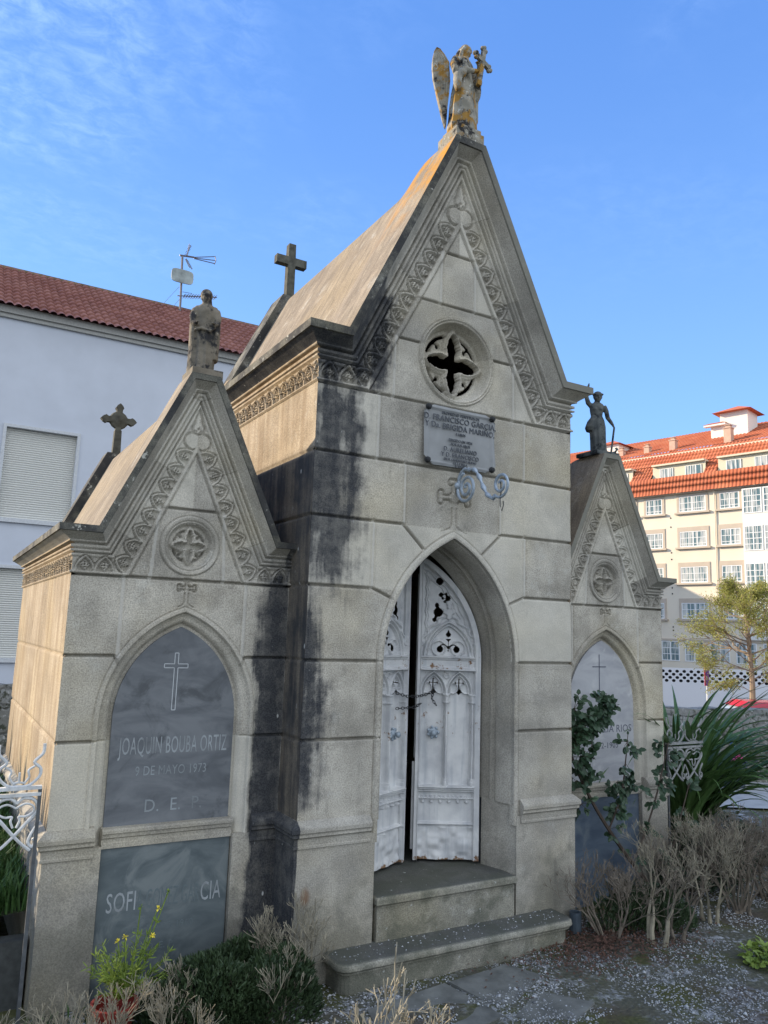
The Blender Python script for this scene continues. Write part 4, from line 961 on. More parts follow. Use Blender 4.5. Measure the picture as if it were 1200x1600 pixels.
for u in np.linspace(288, 336, 13): a = ap(u, 462.6+(u-288)*.05); b.tube([a-Vector((0, .25, .0)), a+Vector((0, .25, 0))], .011, 4); b.tube([a-Vector((0, 0, .07)), a+Vector((0, 0, .07))], .011, 4)
b.tube([ap(285, 456), ap(300, 458.5), ap(300, 467)], .012, 4); obj('lower_aerial', b, M_AL, t)
obj('guy_wire', MB().tube([ap(280, 448), ap(252, 478)], .007, 4), M_AL, t); obj('guy_wire', MB().tube([ap(280, 468), ap(270, 480)], .007, 4), M_AL, t)
# ---------------------------------------------------------------- apartment block at the right
O2 = Vector((71., 61.708)); E2 = Vector((.24099, -.97053)); N2 = Vector((.97053, .24099))
def W3(s, r, z): q = O2+E2*s+N2*r; return (q.x, q.y, z)
def fbox(b, s0, s1, r0, r1, z0, z1):
    v = [W3(s, r, z) for z in (z0, z1) for r in (r0, r1) for s in (s0, s1)]
    return b.add(v, [(0, 2, 3, 1), (4, 5, 7, 6), (0, 1, 5, 4), (2, 6, 7, 3), (0, 4, 6, 2), (1, 3, 7, 5)])
M_CRM = simple('cream_render', (.68, .61, .49), .9, var=.05, scale=.4)
M_TRIM = simple('stone_window_surround', (.47, .40, .32), .85, var=.06, scale=2)
M_WF = simple('white_window_frame', (.74, .75, .74), .5, var=.02)
def glass():
    m, g, b = mat('window_glass', .08, .5); p = g.P(); n = g.noise(g.scl(p, 3.5, 3.5, .35), 1.0, 2); c = g.mix(g.ss(n, .42, .58), (.10, .16, .17), (.46, .47, .44)); g.put(b.inputs['Base Color'], c); g.put(b.inputs['Roughness'], .12); return m
M_GL = glass()
ab = thing('apartment_block', 'cream apartment block with orange tiled mansard roof and gridded white windows', 'building', W3(8, 6, -3.5))
obj('wall', (lambda b: (fbox(b, -26, 42, 0.02, 14, -3.5, 19.0), b)[1])(MB()), M_CRM, ab)
obj('ground_floor_band', (lambda b: (fbox(b, -26, 42, -.10, .018, 1.50, 1.72), b)[1])(MB()), M_TRIM, ab)
zrow = [(16.65, 18.42), (12.46, 14.22), (8.25, 10.02), (4.04, 5.80)]
cols2 = [(-14.5, -11.3), (-9.6, -7.4), (-5.6, -3.2), (-1.6, -.2), (1.25, 3.35), (5.47, 8.70), (10.32, 12.55), (22.0, 25.2), (27., 29.2)]
def win(s0, s1, z0, z1, surround=True, name='window', nx=None, lower=.22):
    if surround:
        b = MB(); fbox(b, s0-.28, s1+.28, -.06, .015, z1+.10, z1+.62 if z1 < 18 else z1+.45); fbox(b, s0-.28, s0, -.06, .015, z0, z1+.10); fbox(b, s1, s1+.28, -.06, .015, z0, z1+.10); fbox(b, s0-.50, s1+.48, -.28, .015, z0-.24, z0-.02)
        sr = obj('window_surround', b, M_TRIM, ab)
    b = MB(); nx = nx or max(2, int(round((s1-s0)/.52))); fw = .07
    fbox(b, s0, s0+.10, -.04, .012, z0, z1+.1); fbox(b, s1-.10, s1, -.04, .012, z0, z1+.1); fbox(b, s0+.1, s1-.1, -.04, .012, z1, z1+.1); fbox(b, s0+.1, s1-.1, -.04, .012, z0, z0+.10)
    for i in range(1, nx): s_ = s0+(s1-s0)*i/nx; w2 = .055 if abs(i-nx/2) < .6 else .025; fbox(b, s_-w2, s_+w2, -.03, .010, z0+.1, z1)
    for q in (lower, (1+lower)/2): zq = z0+(z1-z0)*q; fbox(b, s0+.1, s1-.1, -.025, .008, zq-.03, zq+.03)
    w_ = obj(name, b, M_WF, ab)
    obj('pane', (lambda b: (fbox(b, s0+.02, s1-.02, .0, .006, z0+.02, z1+.02), b)[1])(MB()), M_GL, w_)
for z0, z1 in zrow:
    for s0, s1 in cols2: win(s0, s1, z0, z1)
# glazed white bay
b = MB(); fbox(b, 12.92, 19.9, -.30, .01, 1.8, 18.7); obj('bay', b, simple('white_bay_panel', (.70, .68, .62), .6, var=.03, scale=1), ab)
for z0, z1 in zrow:
    for s0, s1 in ((13.1, 15.0), (15.3, 17.2), (17.5, 19.4)):
        b = MB(); fz0, fz1 = z0-.72, z1+.12
        fbox(b, s0-.08, s1+.08, -.36, -.31, fz1, fz1+.12); fbox(b, s0-.08, s1+.08, -.36, -.31, fz0-.1, fz0)
        for i in range(5): s_ = s0+(s1-s0)*i/4; w2 = .05 if i in (0, 2, 4) else .025; fbox(b, s_-w2, s_+w2, -.37, -.312, fz0, fz1)
        for zq in (fz0+.62, fz0+1.25, fz0+1.88): fbox(b, s0, s1, -.365, -.313, zq-.035, zq+.035)
        w_ = obj('bay_window', b, M_WF, ab); obj('pane', (lambda b: (fbox(b, s0, s1, -.345, -.306, fz0, fz1), b)[1])(MB()), M_GL, w_)
for s0, s1 in ((-8, -5.5), (-3.2, -.8), (.0, 2.2), (2.9, 5.1), (5.75, 8.0), (8.7, 10.9), (11.6, 13.8), (14.5, 16.7)): win(s0, s1, -.85, 1.35, False, 'shop_window', 2, .36)
b = MB(); b.tube([W3(9.75, -.12, 1.8), W3(9.75, -.12, 18.9)], .07, 6); obj('downpipe', b, M_CRM, ab)
b = MB()
for z in (16.0, 11.8, 11.0, 7.6, 6.9, 3.0, 2.6, 14.9): b.add([W3(4.3, -.01, z), W3(4.45, -.01, z), W3(4.45, -.01, z+.16), W3(4.3, -.01, z+.16)], [(0, 1, 2, 3)])
obj('vent_hole', MB().add(b.v[:4], [(0, 1, 2, 3)]), M_BK, ab)
for k in range(1, 8): obj('vent_hole', MB().add(b.v[4*k:4*k+4], [(0, 1, 2, 3)]), M_BK, ab)
N3 = Vector((N2.x, N2.y, 0)); E3 = Vector((E2.x, E2.y, 0))
def slope_tiles(s0, s1, r0, z0, r1, z1, nrow, per=.42, amp=.15):
    du = N3*(r1-r0)+Vector((0, 0, z1-z0)); up = du.cross(E3).normalized(); up = up if up.z > 0 or (up.z > -.1 and up.dot(N3) < 0) else -up
    return tiles(s0, s1, per, nrow, tuple(Vector(W3(0, r0, z0))), tuple(E3), du, up, amp, 6, .03, .02)
obj('tile_apron', slope_tiles(-26, 42, -.55, 18.95, -.08, 21.1, 3), M_T2, ab)
obj('soffit', (lambda b: (fbox(b, -26, 42, -.5, 0, 18.86, 18.95), b)[1])(MB()), M_TRIM, ab)
dor = [(-17, -10.5), (-7.5, -.7), (2.0, 8.6), (10.1, 17.2), (19.5, 26)]; fr = lambda z: (z-21.05)/4.05*3.6
edges = [-26]+[q for d in dor for q in d]+[42]
for i in range(0, len(edges), 2): obj('mansard_tiles', slope_tiles(edges[i], edges[i+1], 0, 21.05, fr(22.95), 22.95, 4), M_T2, ab)
obj('mansard_tiles', slope_tiles(-26, 42, fr(22.97)-.12, 22.97, 3.6, 25.1, 4), M_T2, ab)
M_DW = simple('cream_dormer_wall', (.62, .56, .42), .9, var=.03)
for s0, s1 in dor:
    b = MB(); fbox(b, s0, s1, .45, .6, 21.0, 22.75); fbox(b, s0, s1, .05, 2.0, 22.70, 22.90); d_ = obj('dormer', b, M_DW, ab)
    b = MB()
    for s_ in (s0+.02, s1-.02): b.add([W3(s_, .05, 21.05), W3(s_, 2.0, 21.05), W3(s_, 2.0, 22.9), W3(s_, 1.6, 22.9)], [(0, 1, 2, 3)])
    obj('cheek', MB().add(b.v[:4], [(0, 1, 2, 3)]), M_DW, d_); obj('cheek', MB().add(b.v[4:], [(0, 1, 2, 3)]), M_DW, d_)
    for a, c_ in ((s0+1.0, s0+2.6), (s0+4.2, s0+6.1)):
        b = MB(); fbox(b, a, c_, .40, .446, 21.1, 22.35); 
        for i in range(4): s_ = a+(c_-a)*(i+.0)/3; fbox(b, s_-.04, s_+.04, .36, .41, 21.1, 22.35)
        w_ = obj('dormer_window', b, M_WF, d_)
        # glass in front of the backing, between the bars
        g_ = MB(); fbox(g_, a+.05, c_-.05, .385, .395, 21.15, 22.3); obj('pane', g_, M_GL, w_)
obj('upper_roof', slope_tiles(-26, 42, 3.6, 25.12, 14, 29.9, 14, .46, .13), M_T2, ab)
obj('roof_core', (lambda b: (fbox(b, -25.9, 41.9, 3.0, 14, 19.0, 24.8), b)[1])(MB()), M_DW, ab)
M_CH = simple('pinkish_chimney_render', (.52, .36, .27), .9, var=.1, scale=2)
for s_, r_, z0, z1, w_ in ((9.45, 3.9, 25.0, 27.4, .85), (2.3, 4.4, 25.0, 27.1, .75), (-1.5, 5.0, 25.3, 26.9, .7), (-5.5, 5.5, 25.4, 27.1, .7), (17, 5, 25.4, 27.5, .8)):
    b = MB(); fbox(b, s_, s_+w_, r_, r_+w_*1.1, z0, z1-.25); fbox(b, s_-.07, s_+w_+.07, r_-.07, r_+w_*1.1+.07, z1-.25, z1-.12); fbox(b, s_+.15, s_+w_-.15, r_+.15, r_+w_-.15, z1-.12, z1+.15); fbox(b, s_+.05, s_+w_-.05, r_+.05, r_+w_-.05, z1+.15, z1+.22)
    obj('chimney', b, M_CH, ab)
M_WT = simple('white_tower_render', (.72, .70, .64), .9, var=.02)
def hip(s0, s1, r0, r1, z0, h):
    c_ = ((s0+s1)/2, (r0+r1)/2); k = min(s1-s0, r1-r0)/2
    A = [W3(s0, r0, z0), W3(s1, r0, z0), W3(s1, r1, z0), W3(s0, r1, z0), W3(s0+k, c_[1], z0+h), W3(s1-k, c_[1], z0+h)]
    return MB().add(A, [(0, 1, 5, 4), (1, 2, 5), (2, 3, 4, 5), (3, 0, 4), (3, 2, 1, 0)])
rt = obj('roof_tower', (lambda b: (fbox(b, 7.4, 10.8, 8.0, 11.2, 26.5, 30.3), fbox(b, 6.2, 7.39, 8.0, 11.0, 26.5, 29.0), b)[2])(MB()), M_WT, ab)
obj('tower_roof', hip(6.7, 11.5, 7.2, 12.0, 30.3, 1.1), M_T2, rt); obj('lower_tower_roof', hip(5.5, 8.4, 7.3, 8.6, 28.95, .3), M_T2, rt)
obj('lower_eave', (lambda b: (fbox(b, 5.55, 8.3, 7.35, 8.0, 28.7, 28.94), b)[1])(MB()), M_WT, rt)
rt = obj('roof_tower', (lambda b: (fbox(b, -9.5, -6.0, 6.5, 9.5, 26.0, 28.2), b)[1])(MB()), M_WT, ab); obj('tower_roof', hip(-10, -5.5, 6.0, 10.0, 28.2, .9), M_T2, rt)
# unseen block added behind the mausoleum to shade the apartment block's lower floors
bb = thing('added_shade_block', 'unseen cream block with an orange roof, added to shade the apartment block', 'building', (44, 70, -3.5))
obj('wall', boxes((38, 50, 66, 95, -3.5, 16.0), (38.01, 49.99, 80, 94.9, 16.0, 20.2)), M_CRM, bb)
obj('roof', MB().add([(37.5, 79.5, 20.201), (50.5, 79.5, 20.201), (50.5, 95.5, 20.201), (37.5, 95.5, 20.201), (44, 84, 21.6), (44, 91, 21.6)], [(0, 1, 4), (1, 2, 5, 4), (2, 3, 5), (3, 0, 4, 5)]), M_T2, bb)
for k in range(4):
    for x in (40, 43, 46): w_ = obj('window', boxes((x, x+1.6, 65.95, 65.999, 1.5+k*3.7, 3.3+k*3.7)), M_GL, bb)
# perforated white wall, sign, tree, car by the street
a0, a1 = Vector((37.5, 29.9)), Vector((43.5, 26.4)); dd = (a1-a0).normalized()
def perf():
    s0, s1 = -10, 24; b = MB(); per = .46; L = int((s1-s0)/per); zt, zb = -.42, -1.22
    def Q(s, z, off=0): q = a0+dd*s; return (q.x-dd.y*off, q.y+dd.x*off, z)
    rows = 4; ph = (zt-zb)/rows
    for i in range(L):
        for j in range(rows):
            if True:
                cs = s0+(i+.5+(j % 2)*.5)*per*1.0; cz = zb+(j+.5)*ph; hs, hz_ = per/2, ph/2; rr_ = .10
                o = [Q(cs-hs, cz-hz_), Q(cs, cz-hz_), Q(cs+hs, cz-hz_), Q(cs+hs, cz), Q(cs+hs, cz+hz_), Q(cs, cz+hz_), Q(cs-hs, cz+hz_), Q(cs-hs, cz)]
                ang = [5, 6, 7, 0, 1, 2, 3, 4]; inn = [Q(cs+rr_*1.25*math.cos(a*math.pi/4), cz+rr_*math.sin(a*math.pi/4)) for a in ang]
                b.add(o+inn, [(k, (k+1) % 8, 8+(k+1) % 8, 8+k) for k in range(8)])
    b.add([Q(s0-1, -3.5), Q(s1+1, -3.5), Q(s1+1, zb), Q(s0-1, zb)], [(0, 1, 2, 3)])
    b.add([Q(s0-1, zt), Q(s1+1, zt), Q(s1+1, zt+.12), Q(s0-1, zt+.12)], [(0, 1, 2, 3)])
    b.add([Q(s0-1, -3.5, .5), Q(s1+1, -3.5, .5), Q(s1+1, zt, .5), Q(s0-1, zt, .5)], [(0, 1, 2, 3)]); return b
pw = thing('perforated_wall', 'white street wall with rows of round holes below the apartment block', 'wall', (a0.x, a0.y, -3.5))
bq = perf(); nv = len(bq.v)-4; obj('pierced_face', MB().add(bq.v[:nv], [f for f in bq.f if max(f) < nv]), simple('white_concrete', (.62, .64, .68), .8, var=.03), pw)
obj('dark_backing', MB().add(bq.v[nv:], [(0, 1, 2, 3)]), M_BK, pw)
t = thing('street_sign', 'narrow purple and red banner on a thin pole before the perforated wall', 'sign', (36.3, 25.5, -3.5)); 
obj('pole', MB().tube([(36.35, 25.58, -3.5), (36.35, 25.58, -.1)], .045, 6), M_WF, t); d_ = Vector((.56, -.45, 0)).normalized()
obj('banner', MB().bar((36.3+d_.x*.0, 25.5, -1.15), (36.3, 25.5, -.1), 1, 1, (d_.y, -d_.x, 0)) if False else MB().bar((36.3, 25.5, -1.15), (36.3, 25.5, -.1), .20, .05, (d_.y, -d_.x, 0)), simple('purple_banner', (.16, .05, .22), .6, var=.1), t)
obj('banner_edge', MB().bar((36.3-d_.x*.13, 25.5-d_.y*.13, -1.15), (36.3-d_.x*.13, 25.5-d_.y*.13, -.1), .06, .06, (d_.y, -d_.x, 0)), simple('red_edge', (.45, .03, .05), .6, var=.1), t)
def car():
    c0 = Vector((29.2, 20.9, -3.5)); t = thing('parked_car', 'crimson parked car whose roof shows over the rubble wall', 'car', tuple(c0)); ang = math.atan2(-.501, .865)
    M = Matrix.Translation(c0) @ Matrix.Rotation(ang, 4, 'Z')
    M_C = simple('crimson_car_paint', (.42, .02, .05), .25, var=.02, spec=.5); M_G2 = simple('car_glass', (.30, .36, .40), .1, var=.05, spec=.6); M_TY = simple('tyre_rubber', (.02, .02, .02), .9)
    body = [(0, .45), (.1, 1.0), (.5, 1.15), (1.5, 1.25), (5.4, 1.28), (5.85, 1.1), (5.9, .5), (5.2, .35), (.6, .35)]
    obj('body', MB().prism(body, -1.2, 1.2, M), M_C, t)
    cab = [(1.2, 1.26), (2.15, 1.88), (4.9, 1.88), (5.5, 1.29)]; b = MB()
    b.add([tuple(M @ Vector(p)) for p in [(1.2, -1.12, 1.26), (2.15, -.95, 1.88), (4.9, -.95, 1.88), (5.5, -1.12, 1.29), (1.2, 1.12, 1.26), (2.15, .95, 1.88), (4.9, .95, 1.88), (5.5, 1.12, 1.29)]], [(3, 2, 1, 0), (4, 5, 6, 7), (0, 1, 5, 4), (2, 3, 7, 6)])
    obj('windows', b, M_G2, t)
    b = MB().add([tuple(M @ Vector(p)) for p in [(2.0, -1.0, 1.86), (5.0, -1.0, 1.86), (5.0, 1.0, 1.86), (2.0, 1.0, 1.86), (2.35, -.85, 2.12), (4.75, -.85, 2.12), (4.75, .85, 2.12), (2.35, .85, 2.12)]], [(4, 5, 6, 7), (0, 1, 5, 4), (1, 2, 6, 5), (2, 3, 7, 6), (3, 0, 4, 7), (3, 2, 1, 0)])
    obj('roof', b, M_C, t)
    for x in (1.15, 4.7):
        for y in (-1.22, 1.0): obj('wheel', MB().lathe([(.12, 0), (.42, 0), (.45, .05), (.45, .17), (.42, .22), (.12, .22)], tuple(M @ Vector((x, y, .45))), 18, (Matrix.Rotation(ang, 4, 'Z') @ Matrix.Rotation(-math.pi/2, 4, 'X'))), M_TY, t)
car()
# ---------------------------------------------------------------- statues
def lichen_stone(name, ca, cb, lich=None, dark=(.02, .02, .022), la=.6, lb=.68):
    m, g, b = mat(name, .9, .25); p = g.P(); n1 = g.noise(p, 9, 5, .65); n2 = g.noise(p, 22, 5, .7)
    c = g.mix(g.ss(n1, .35, .65), ca, cb); c = g.mix(g.ss(g.noise(g.vm('ADD', p, (4, 1, 2)), 7, 5, .7), .50, .62), c, dark)
    if lich: c = g.mix(g.ss(g.noise(g.vm('ADD', p, (1, 9, 2)), 6.5, 5, .65), .50, .60), c, lich)
    c = g.mix(g.ss(n2, la, lb), c, (.5, .5, .46))
    g.put(b.inputs['Base Color'], c); g.put(b.inputs['Normal'], g.bump(n2, .5, .006)); return m
M_AN = lichen_stone('angel_stone', (.20, .19, .155), (.33, .31, .26), (.30, .17, .04))
M_SA = lichen_stone('saint_stone', (.13, .115, .09), (.21, .185, .145), None, (.03, .03, .032), .66, .70)
M_FA = lichen_stone('dark_statue_stone', (.075, .085, .088), (.125, .135, .13), None, (.02, .025, .03), .72, .76)
def fused(mb, name, m, parent, M, vox=.008, smooth=3):
    """union of overlapping pieces by voxel remesh: one continuous body"""
    me = mesh_np('tmp', np.array([tuple(M @ Vector(p)) for p in mb.v]), [tuple(f) for f in mb.f]); o = bpy.data.objects.new('tmp', me); C.objects.link(o)
    r = o.modifiers.new('r', 'REMESH'); r.mode = 'VOXEL'; r.voxel_size = vox; r.use_smooth_shade = True
    if smooth: s_ = o.modifiers.new('s', 'SMOOTH'); s_.factor = .5; s_.iterations = smooth
    bpy.context.view_layer.update(); me2 = bpy.data.meshes.new_from_object(o.evaluated_get(bpy.context.evaluated_depsgraph_get()))
    bpy.data.objects.remove(o); V = [tuple(v.co) for v in me2.vertices]; F = [tuple(p.vertices) for p in me2.polygons]; bpy.data.meshes.remove(me2)
    return obj(name, (V, F), m, parent, True)
def loft(b, rows, n=44, fold=0, nf=9, ph=0.0, power=1.0):
    V = []; F = []
    for i, (z, rx, ry, cx, cy) in enumerate(rows):
        for j in range(n):
            t = 2*math.pi*j/n; am = fold*max(0, min(1, (.62-z)/.25)) if fold else 0
            k = 1+am*(math.sin(nf*t+ph+z*2.5)+.45*math.sin(nf*1.7*t+1.3-z*3))
            V.append((cx+rx*k*math.cos(t), cy+ry*k*math.sin(t), z))
    for i in range(len(rows)-1):
        for j in range(n): F.append((i*n+j, i*n+(j+1) % n, (i+1)*n+(j+1) % n, (i+1)*n+j))
    F.append(tuple(range(n))[::-1]); F.append(tuple((len(rows)-1)*n+j for j in range(n))); b.add(V, F)
def head(b, c, tilt, k=1.0):
    M = Matrix.Translation(c) @ tilt.to_matrix().to_4x4(); q = M.to_3x3()
    P = lambda x, y, z: M @ Vector((x*k, y*k, z*k))
    b.ell(P(0, .004, .005), (.047*k, .058*k, .068*k), 18, 12, q); b.ell(P(0, -.022, -.030), (.034*k, .036*k, .038*k), 12, 8, q)
    b.ell(P(0, -.060, -.008), (.008*k, .014*k, .018*k), 8, 6, q)                                  # nose
    b.ell(P(0, -.050, .018), (.034*k, .012*k, .007*k), 10, 6, q)                                  # brow
    b.ell(P(0, -.052, -.036), (.015*k, .009*k, .005*k), 8, 5, q); b.ell(P(0, -.046, -.056), (.014*k, .012*k, .011*k), 8, 5, q)
    for s_ in (-1, 1): b.ell(P(s_*.046, .006, -.006), (.007*k, .012*k, .016*k), 6, 5, q); b.ell(P(s_*.024, -.038, -.022), (.016*k, .016*k, .014*k), 8, 5, q)
    return P, q
def hand(b, p, d, k=1.0, curl=.5):
    p = Vector(p); d = Vector(d).normalized(); sd = d.cross(Vector((0, 0, 1))); sd = sd.normalized() if sd.length > .1 else Vector((1, 0, 0)); dn = sd.cross(d).normalized()
    b.ell(p+d*.018*k, (.018*k, .018*k, .016*k), 8, 6)
    for i, (o_, L) in enumerate(((-.015, .030), (-.005, .036), (.005, .034), (.014, .026))):
        a = p+d*.03*k+sd*o_*k; b.tube([a, a+d*L*.55*k, a+d*L*.8*k-dn*L*curl*k], [.0065*k, .006*k, .005*k], 6)
    a = p+d*.012*k-sd*.018*k; b.tube([a, a-sd*.012*k+d*.016*k, a-sd*.012*k+d*.030*k], [.007*k, .0065*k, .005*k], 6)
def placeM(loc, yaw, h): return Matrix.Translation(loc) @ Matrix.Rotation(yaw, 4, 'Z') @ Matrix.Scale(h, 4)
# --- angel
t = thing('angel_statue', 'lichen stained winged angel holding a cross on top of the tallest gable', 'statue', (.0, .03, 5.69))
obj('statue_base', boxes((-.14, .16, -.12, .17, 5.691, 5.80)).box(-.11, .14, -.10, .14, 5.80, 5.852), M_AN, t)
M = placeM((.03, .03, 5.845), R(14), .90); b = MB()
loft(b, [(0, .155, .125, 0, .01), (.04, .165, .135, 0, .01), (.14, .150, .125, 0, .005), (.30, .140, .115, -.005, 0), (.45, .132, .105, 0, 0), (.56, .115, .095, 0, 0), (.64, .100, .080, 0, 0), (.72, .118, .085, 0, 0), (.79, .125, .080, 0, .005), (.83, .095, .065, 0, .008), (.86, .045, .042, 0, 0), (.90, .036, .038, 0, -.008)], 48, .075, 8)
b.ell((-.04, -.07, .28), (.045, .06, .22), 12, 10)                                  # forward knee under the robe
for s_, el, hd in ((-1, (-.175, -.035, .62), (.035, -.150, .66)), (1, (.165, -.035, .64), (.075, -.140, .745))):
    b.tube([(s_*.105, .01, .80), (s_*.15, 0, .72), el, ((el[0]+hd[0])/2, (el[1]+hd[1])/2-.01, (el[2]+hd[2])/2-.005), hd], [.048, .046, .044, .034, .022], 12)
    b.ell((el[0]*.88, el[1]-.02, el[2]-.10), (.040, .052, .125), 12, 10); b.ell((el[0]*.72, el[1]-.055, el[2]-.03), (.045, .05, .06), 10, 8)
    hand(b, hd, (-s_*.5, -.1, .25), 1.05, .9)
P_, q_ = head(b, Vector((.012, -.018, .935)), Euler((R(16), R(8), R(22))))
b.ell(P_(0, .022, .018), (.056, .056, .066), 14, 10, q_)
for s_ in (-1, 1): b.tube([P_(s_*.046, .0, .03), P_(s_*.056, .006, -.02), P_(s_*.058, .012, -.075), P_(s_*.050, .02, -.115)], [.02, .022, .022, .012], 8)
b.tube([P_(0, .05, .03), P_(0, .062, -.04), P_(0, .055, -.115)], [.04, .045, .03], 10)
b.tube([(.0, -.03, .83), (-.09, -.075, .76), (-.03, -.10, .60), (.06, -.085, .45)], [.022, .028, .026, .02], 8)    # mantle across the chest
b.tube([(.12, -.02, .70), (.155, -.02, .45), (.15, -.02, .22), (.12, -.03, .12)], [.035, .04, .045, .03], 8)
fused(b, 'robed_body', M_AN, t, M)
def wing(s_, parent, M):
    # outline of a folded wing in (u outwards, z), ridged by feathers
    L = [(0, .80), (.03, .86), (.065, .93), (.10, .945), (.125, .90), (.140, .80), (.142, .68), (.132, .54), (.112, .40), (.088, .26), (.064, .13), (.052, .10), (.046, .17), (.034, .30), (.015, .44), (0, .58)]
    U = np.linspace(0, 1, 24); W = np.linspace(0, 1, 60); pts = np.array(L)
    ztop, zbot = .945, .10
    def fn(u, w):
        z = zbot+(ztop-zbot)*w; lo = np.interp(z, [.10, .17, .30, .44, .58, .80, .86, .93, .945], [.052, .046, .034, .015, 0, 0, .03, .065, .098]); hi = np.interp(z, [.10, .13, .26, .40, .54, .68, .80, .90, .945], [.053, .064, .088, .112, .132, .142, .140, .125, .102])
        x = lo+(hi-lo)*u; f = .006*np.abs(np.sin((u*5.5+w*1.2)*math.pi))+.008*np.abs(np.sin(w*26+u*4))*(w > .55)
        return x, f, z
    P, F = grid(U, W, fn); P2 = P.copy(); P2[:, 1] = -.016-P2[:, 1]*.5; n = len(P)
    P[:, 1] += .010*np.sin(np.clip(P[:, 0]/.142, 0, 1)*math.pi); V = np.vstack([P, P2]); Fl = [tuple(f) for f in F]+[tuple(n+i for i in f[::-1]) for f in F]
    nu, nw = 24, 60; i = np.arange(n).reshape(nu, nw); loop = list(i[:, 0])+list(i[-1, 1:])+list(i[-2::-1, -1])+list(i[0, -2:0:-1])
    Fl += [(loop[(k+1) % len(loop)], loop[k], n+loop[k], n+loop[(k+1) % len(loop)]) for k in range(len(loop))]
    A = M @ Matrix.Translation((s_*.075, .070, -.02)) @ Matrix.Rotation(R(38)*s_, 4, 'Z') @ Matrix.Rotation(R(4)*s_, 4, 'Y') @ Matrix.Diagonal((s_*1.22, 2.2, 1.02, 1))
    V = [tuple(A @ Vector(v)) for v in V]
    obj('wing', (V, Fl), M_AN, parent, True)
wing(-1, t, M); wing(1, t, M)
b = MB(); a0 = Vector((.045, -.160, .50)); a1 = Vector((.095, -.185, .915)); d = (a1-a0).normalized()
def wp(v): return M @ v
b.bar(wp(a0), wp(a1), .040, .034, (0, 1, 0)); ctr = a0.lerp(a1, .68); sd = Vector((.92, -.10, -.36)).normalized()
b.bar(wp(ctr-sd*.085), wp(ctr+sd*.095), .040, .033, (0, 1, 0))
for e_ in (a1, ctr-sd*.09, ctr+sd*.10):
    for o_ in (sd*.024, -sd*.024, d*.024, -d*.024): b.ell(wp(e_+o_), (.021, .021, .021), 8, 6)
obj('held_cross', b, M_AN, t)
# --- saint on the left tomb
t = thing('saint_statue', 'weathered brown stone figure in a long mantle on the left tomb gable', 'statue', (-2.075, .45, 3.22))
obj('statue_base', boxes((-2.19, -1.955, .30, .58, 3.221, 3.285)), M_SA, t)
M = placeM((-2.08, .44, 3.28), R(-18), .655); b = MB()
loft(b, [(0, .12, .10, 0, 0), (.05, .125, .105, 0, 0), (.25, .115, .095, 0, 0), (.45, .115, .09, 0, 0), (.56, .105, .085, 0, 0), (.66, .10, .08, 0, 0), (.76, .125, .085, 0, 0), (.82, .115, .075, 0, 0), (.86, .06, .055, 0, 0), (.895, .038, .04, 0, -.01)], 48, .08, 9)
loft(b, [(0, .055, .11, -.125, .05), (.3, .05, .10, -.125, .04), (.6, .05, .085, -.13, .02), (.76, .05, .07, -.12, .01), (.83, .04, .05, -.09, .01)], 16, .05, 4)
loft(b, [(.18, .04, .09, .130, .05), (.4, .045, .095, .135, .04), (.6, .05, .085, .13, .02), (.76, .05, .07, .12, .01), (.83, .04, .05, .09, .01)], 16, .05, 4)
loft(b, [(0, .13, .05, 0, .09), (.4, .14, .05, 0, .08), (.8, .12, .045, 0, .05)], 24, .06, 7)
for s_ in (-1, 1): b.tube([(s_*.12, .0, .79), (s_*.145, -.01, .70), (s_*.135, -.04, .60), (s_*.095, -.11, .585)], [.045, .045, .040, .026], 10); hand(b, (s_*.092, -.115, .585), (-s_*.2, -.9, .05), .9, .6)
b.tube([(-.11, -.09, .50), (-.04, -.105, .53), (.06, -.10, .50), (.12, -.07, .56)], [.018, .022, .022, .018], 8)
P_, q_ = head(b, Vector((-.010, -.022, .945)), Euler((R(14), 0, R(-14))), 1.28)
b.ell(P_(0, .016, .016), (.074, .076, .080), 14, 10, q_); b.tube([P_(0, .05, .0), P_(0, .06, -.07), P_(0, .045, -.13)], [.05, .055, .05], 10)
fused(b, 'robed_body', M_SA, t, M, .0065)
# --- figure with anchor on the right tomb
t = thing('anchor_statue', 'dark statue with one arm raised and an anchor on the right tomb gable', 'statue', (2.11, .45, 3.22))
obj('statue_base', boxes((1.95, 2.26, .30, .60, 3.221, 3.262)), M_FA, t)
M = placeM((2.09, .43, 3.255), R(-36), .64) @ Matrix.Diagonal((1.16, 1.16, 1, 1)); b = MB()
loft(b, [(0, .105, .10, .01, 0), (.05, .11, .10, .01, 0), (.25, .105, .095, 0, 0), (.45, .11, .09, -.005, 0), (.56, .10, .08, -.01, 0), (.63, .078, .064, -.015, 0), (.72, .092, .07, -.015, 0), (.79, .10, .07, -.01, 0), (.83, .085, .055, -.01, 0), (.86, .042, .04, -.01, 0), (.90, .034, .036, 0, -.01)], 48, .07, 8)
loft(b, [(.38, .05, .09, -.10, .02), (.44, .075, .10, -.10, .01), (.54, .06, .085, -.085, 0), (.62, .03, .06, -.06, 0)], 18, .10, 5)
b.tube([(-.08, 0, .62), (0, -.05, .635), (.06, -.03, .63)], [.014, .016, .014], 8)
b.tube([(-.085, 0, .80), (-.130, -.01, .85), (-.155, -.02, .95), (-.150, -.03, 1.04), (-.13, -.045, 1.12)], [.040, .036, .030, .026, .018], 10); hand(b, (-.13, -.045, 1.12), (.15, -.1, 1), .95, .15)
b.tube([(.085, 0, .80), (.118, .0, .72), (.135, -.01, .60), (.175, -.03, .52), (.205, -.04, .46)], [.038, .034, .032, .027, .018], 10); hand(b, (.205, -.04, .46), (.25, -.1, -1), 1, .5)
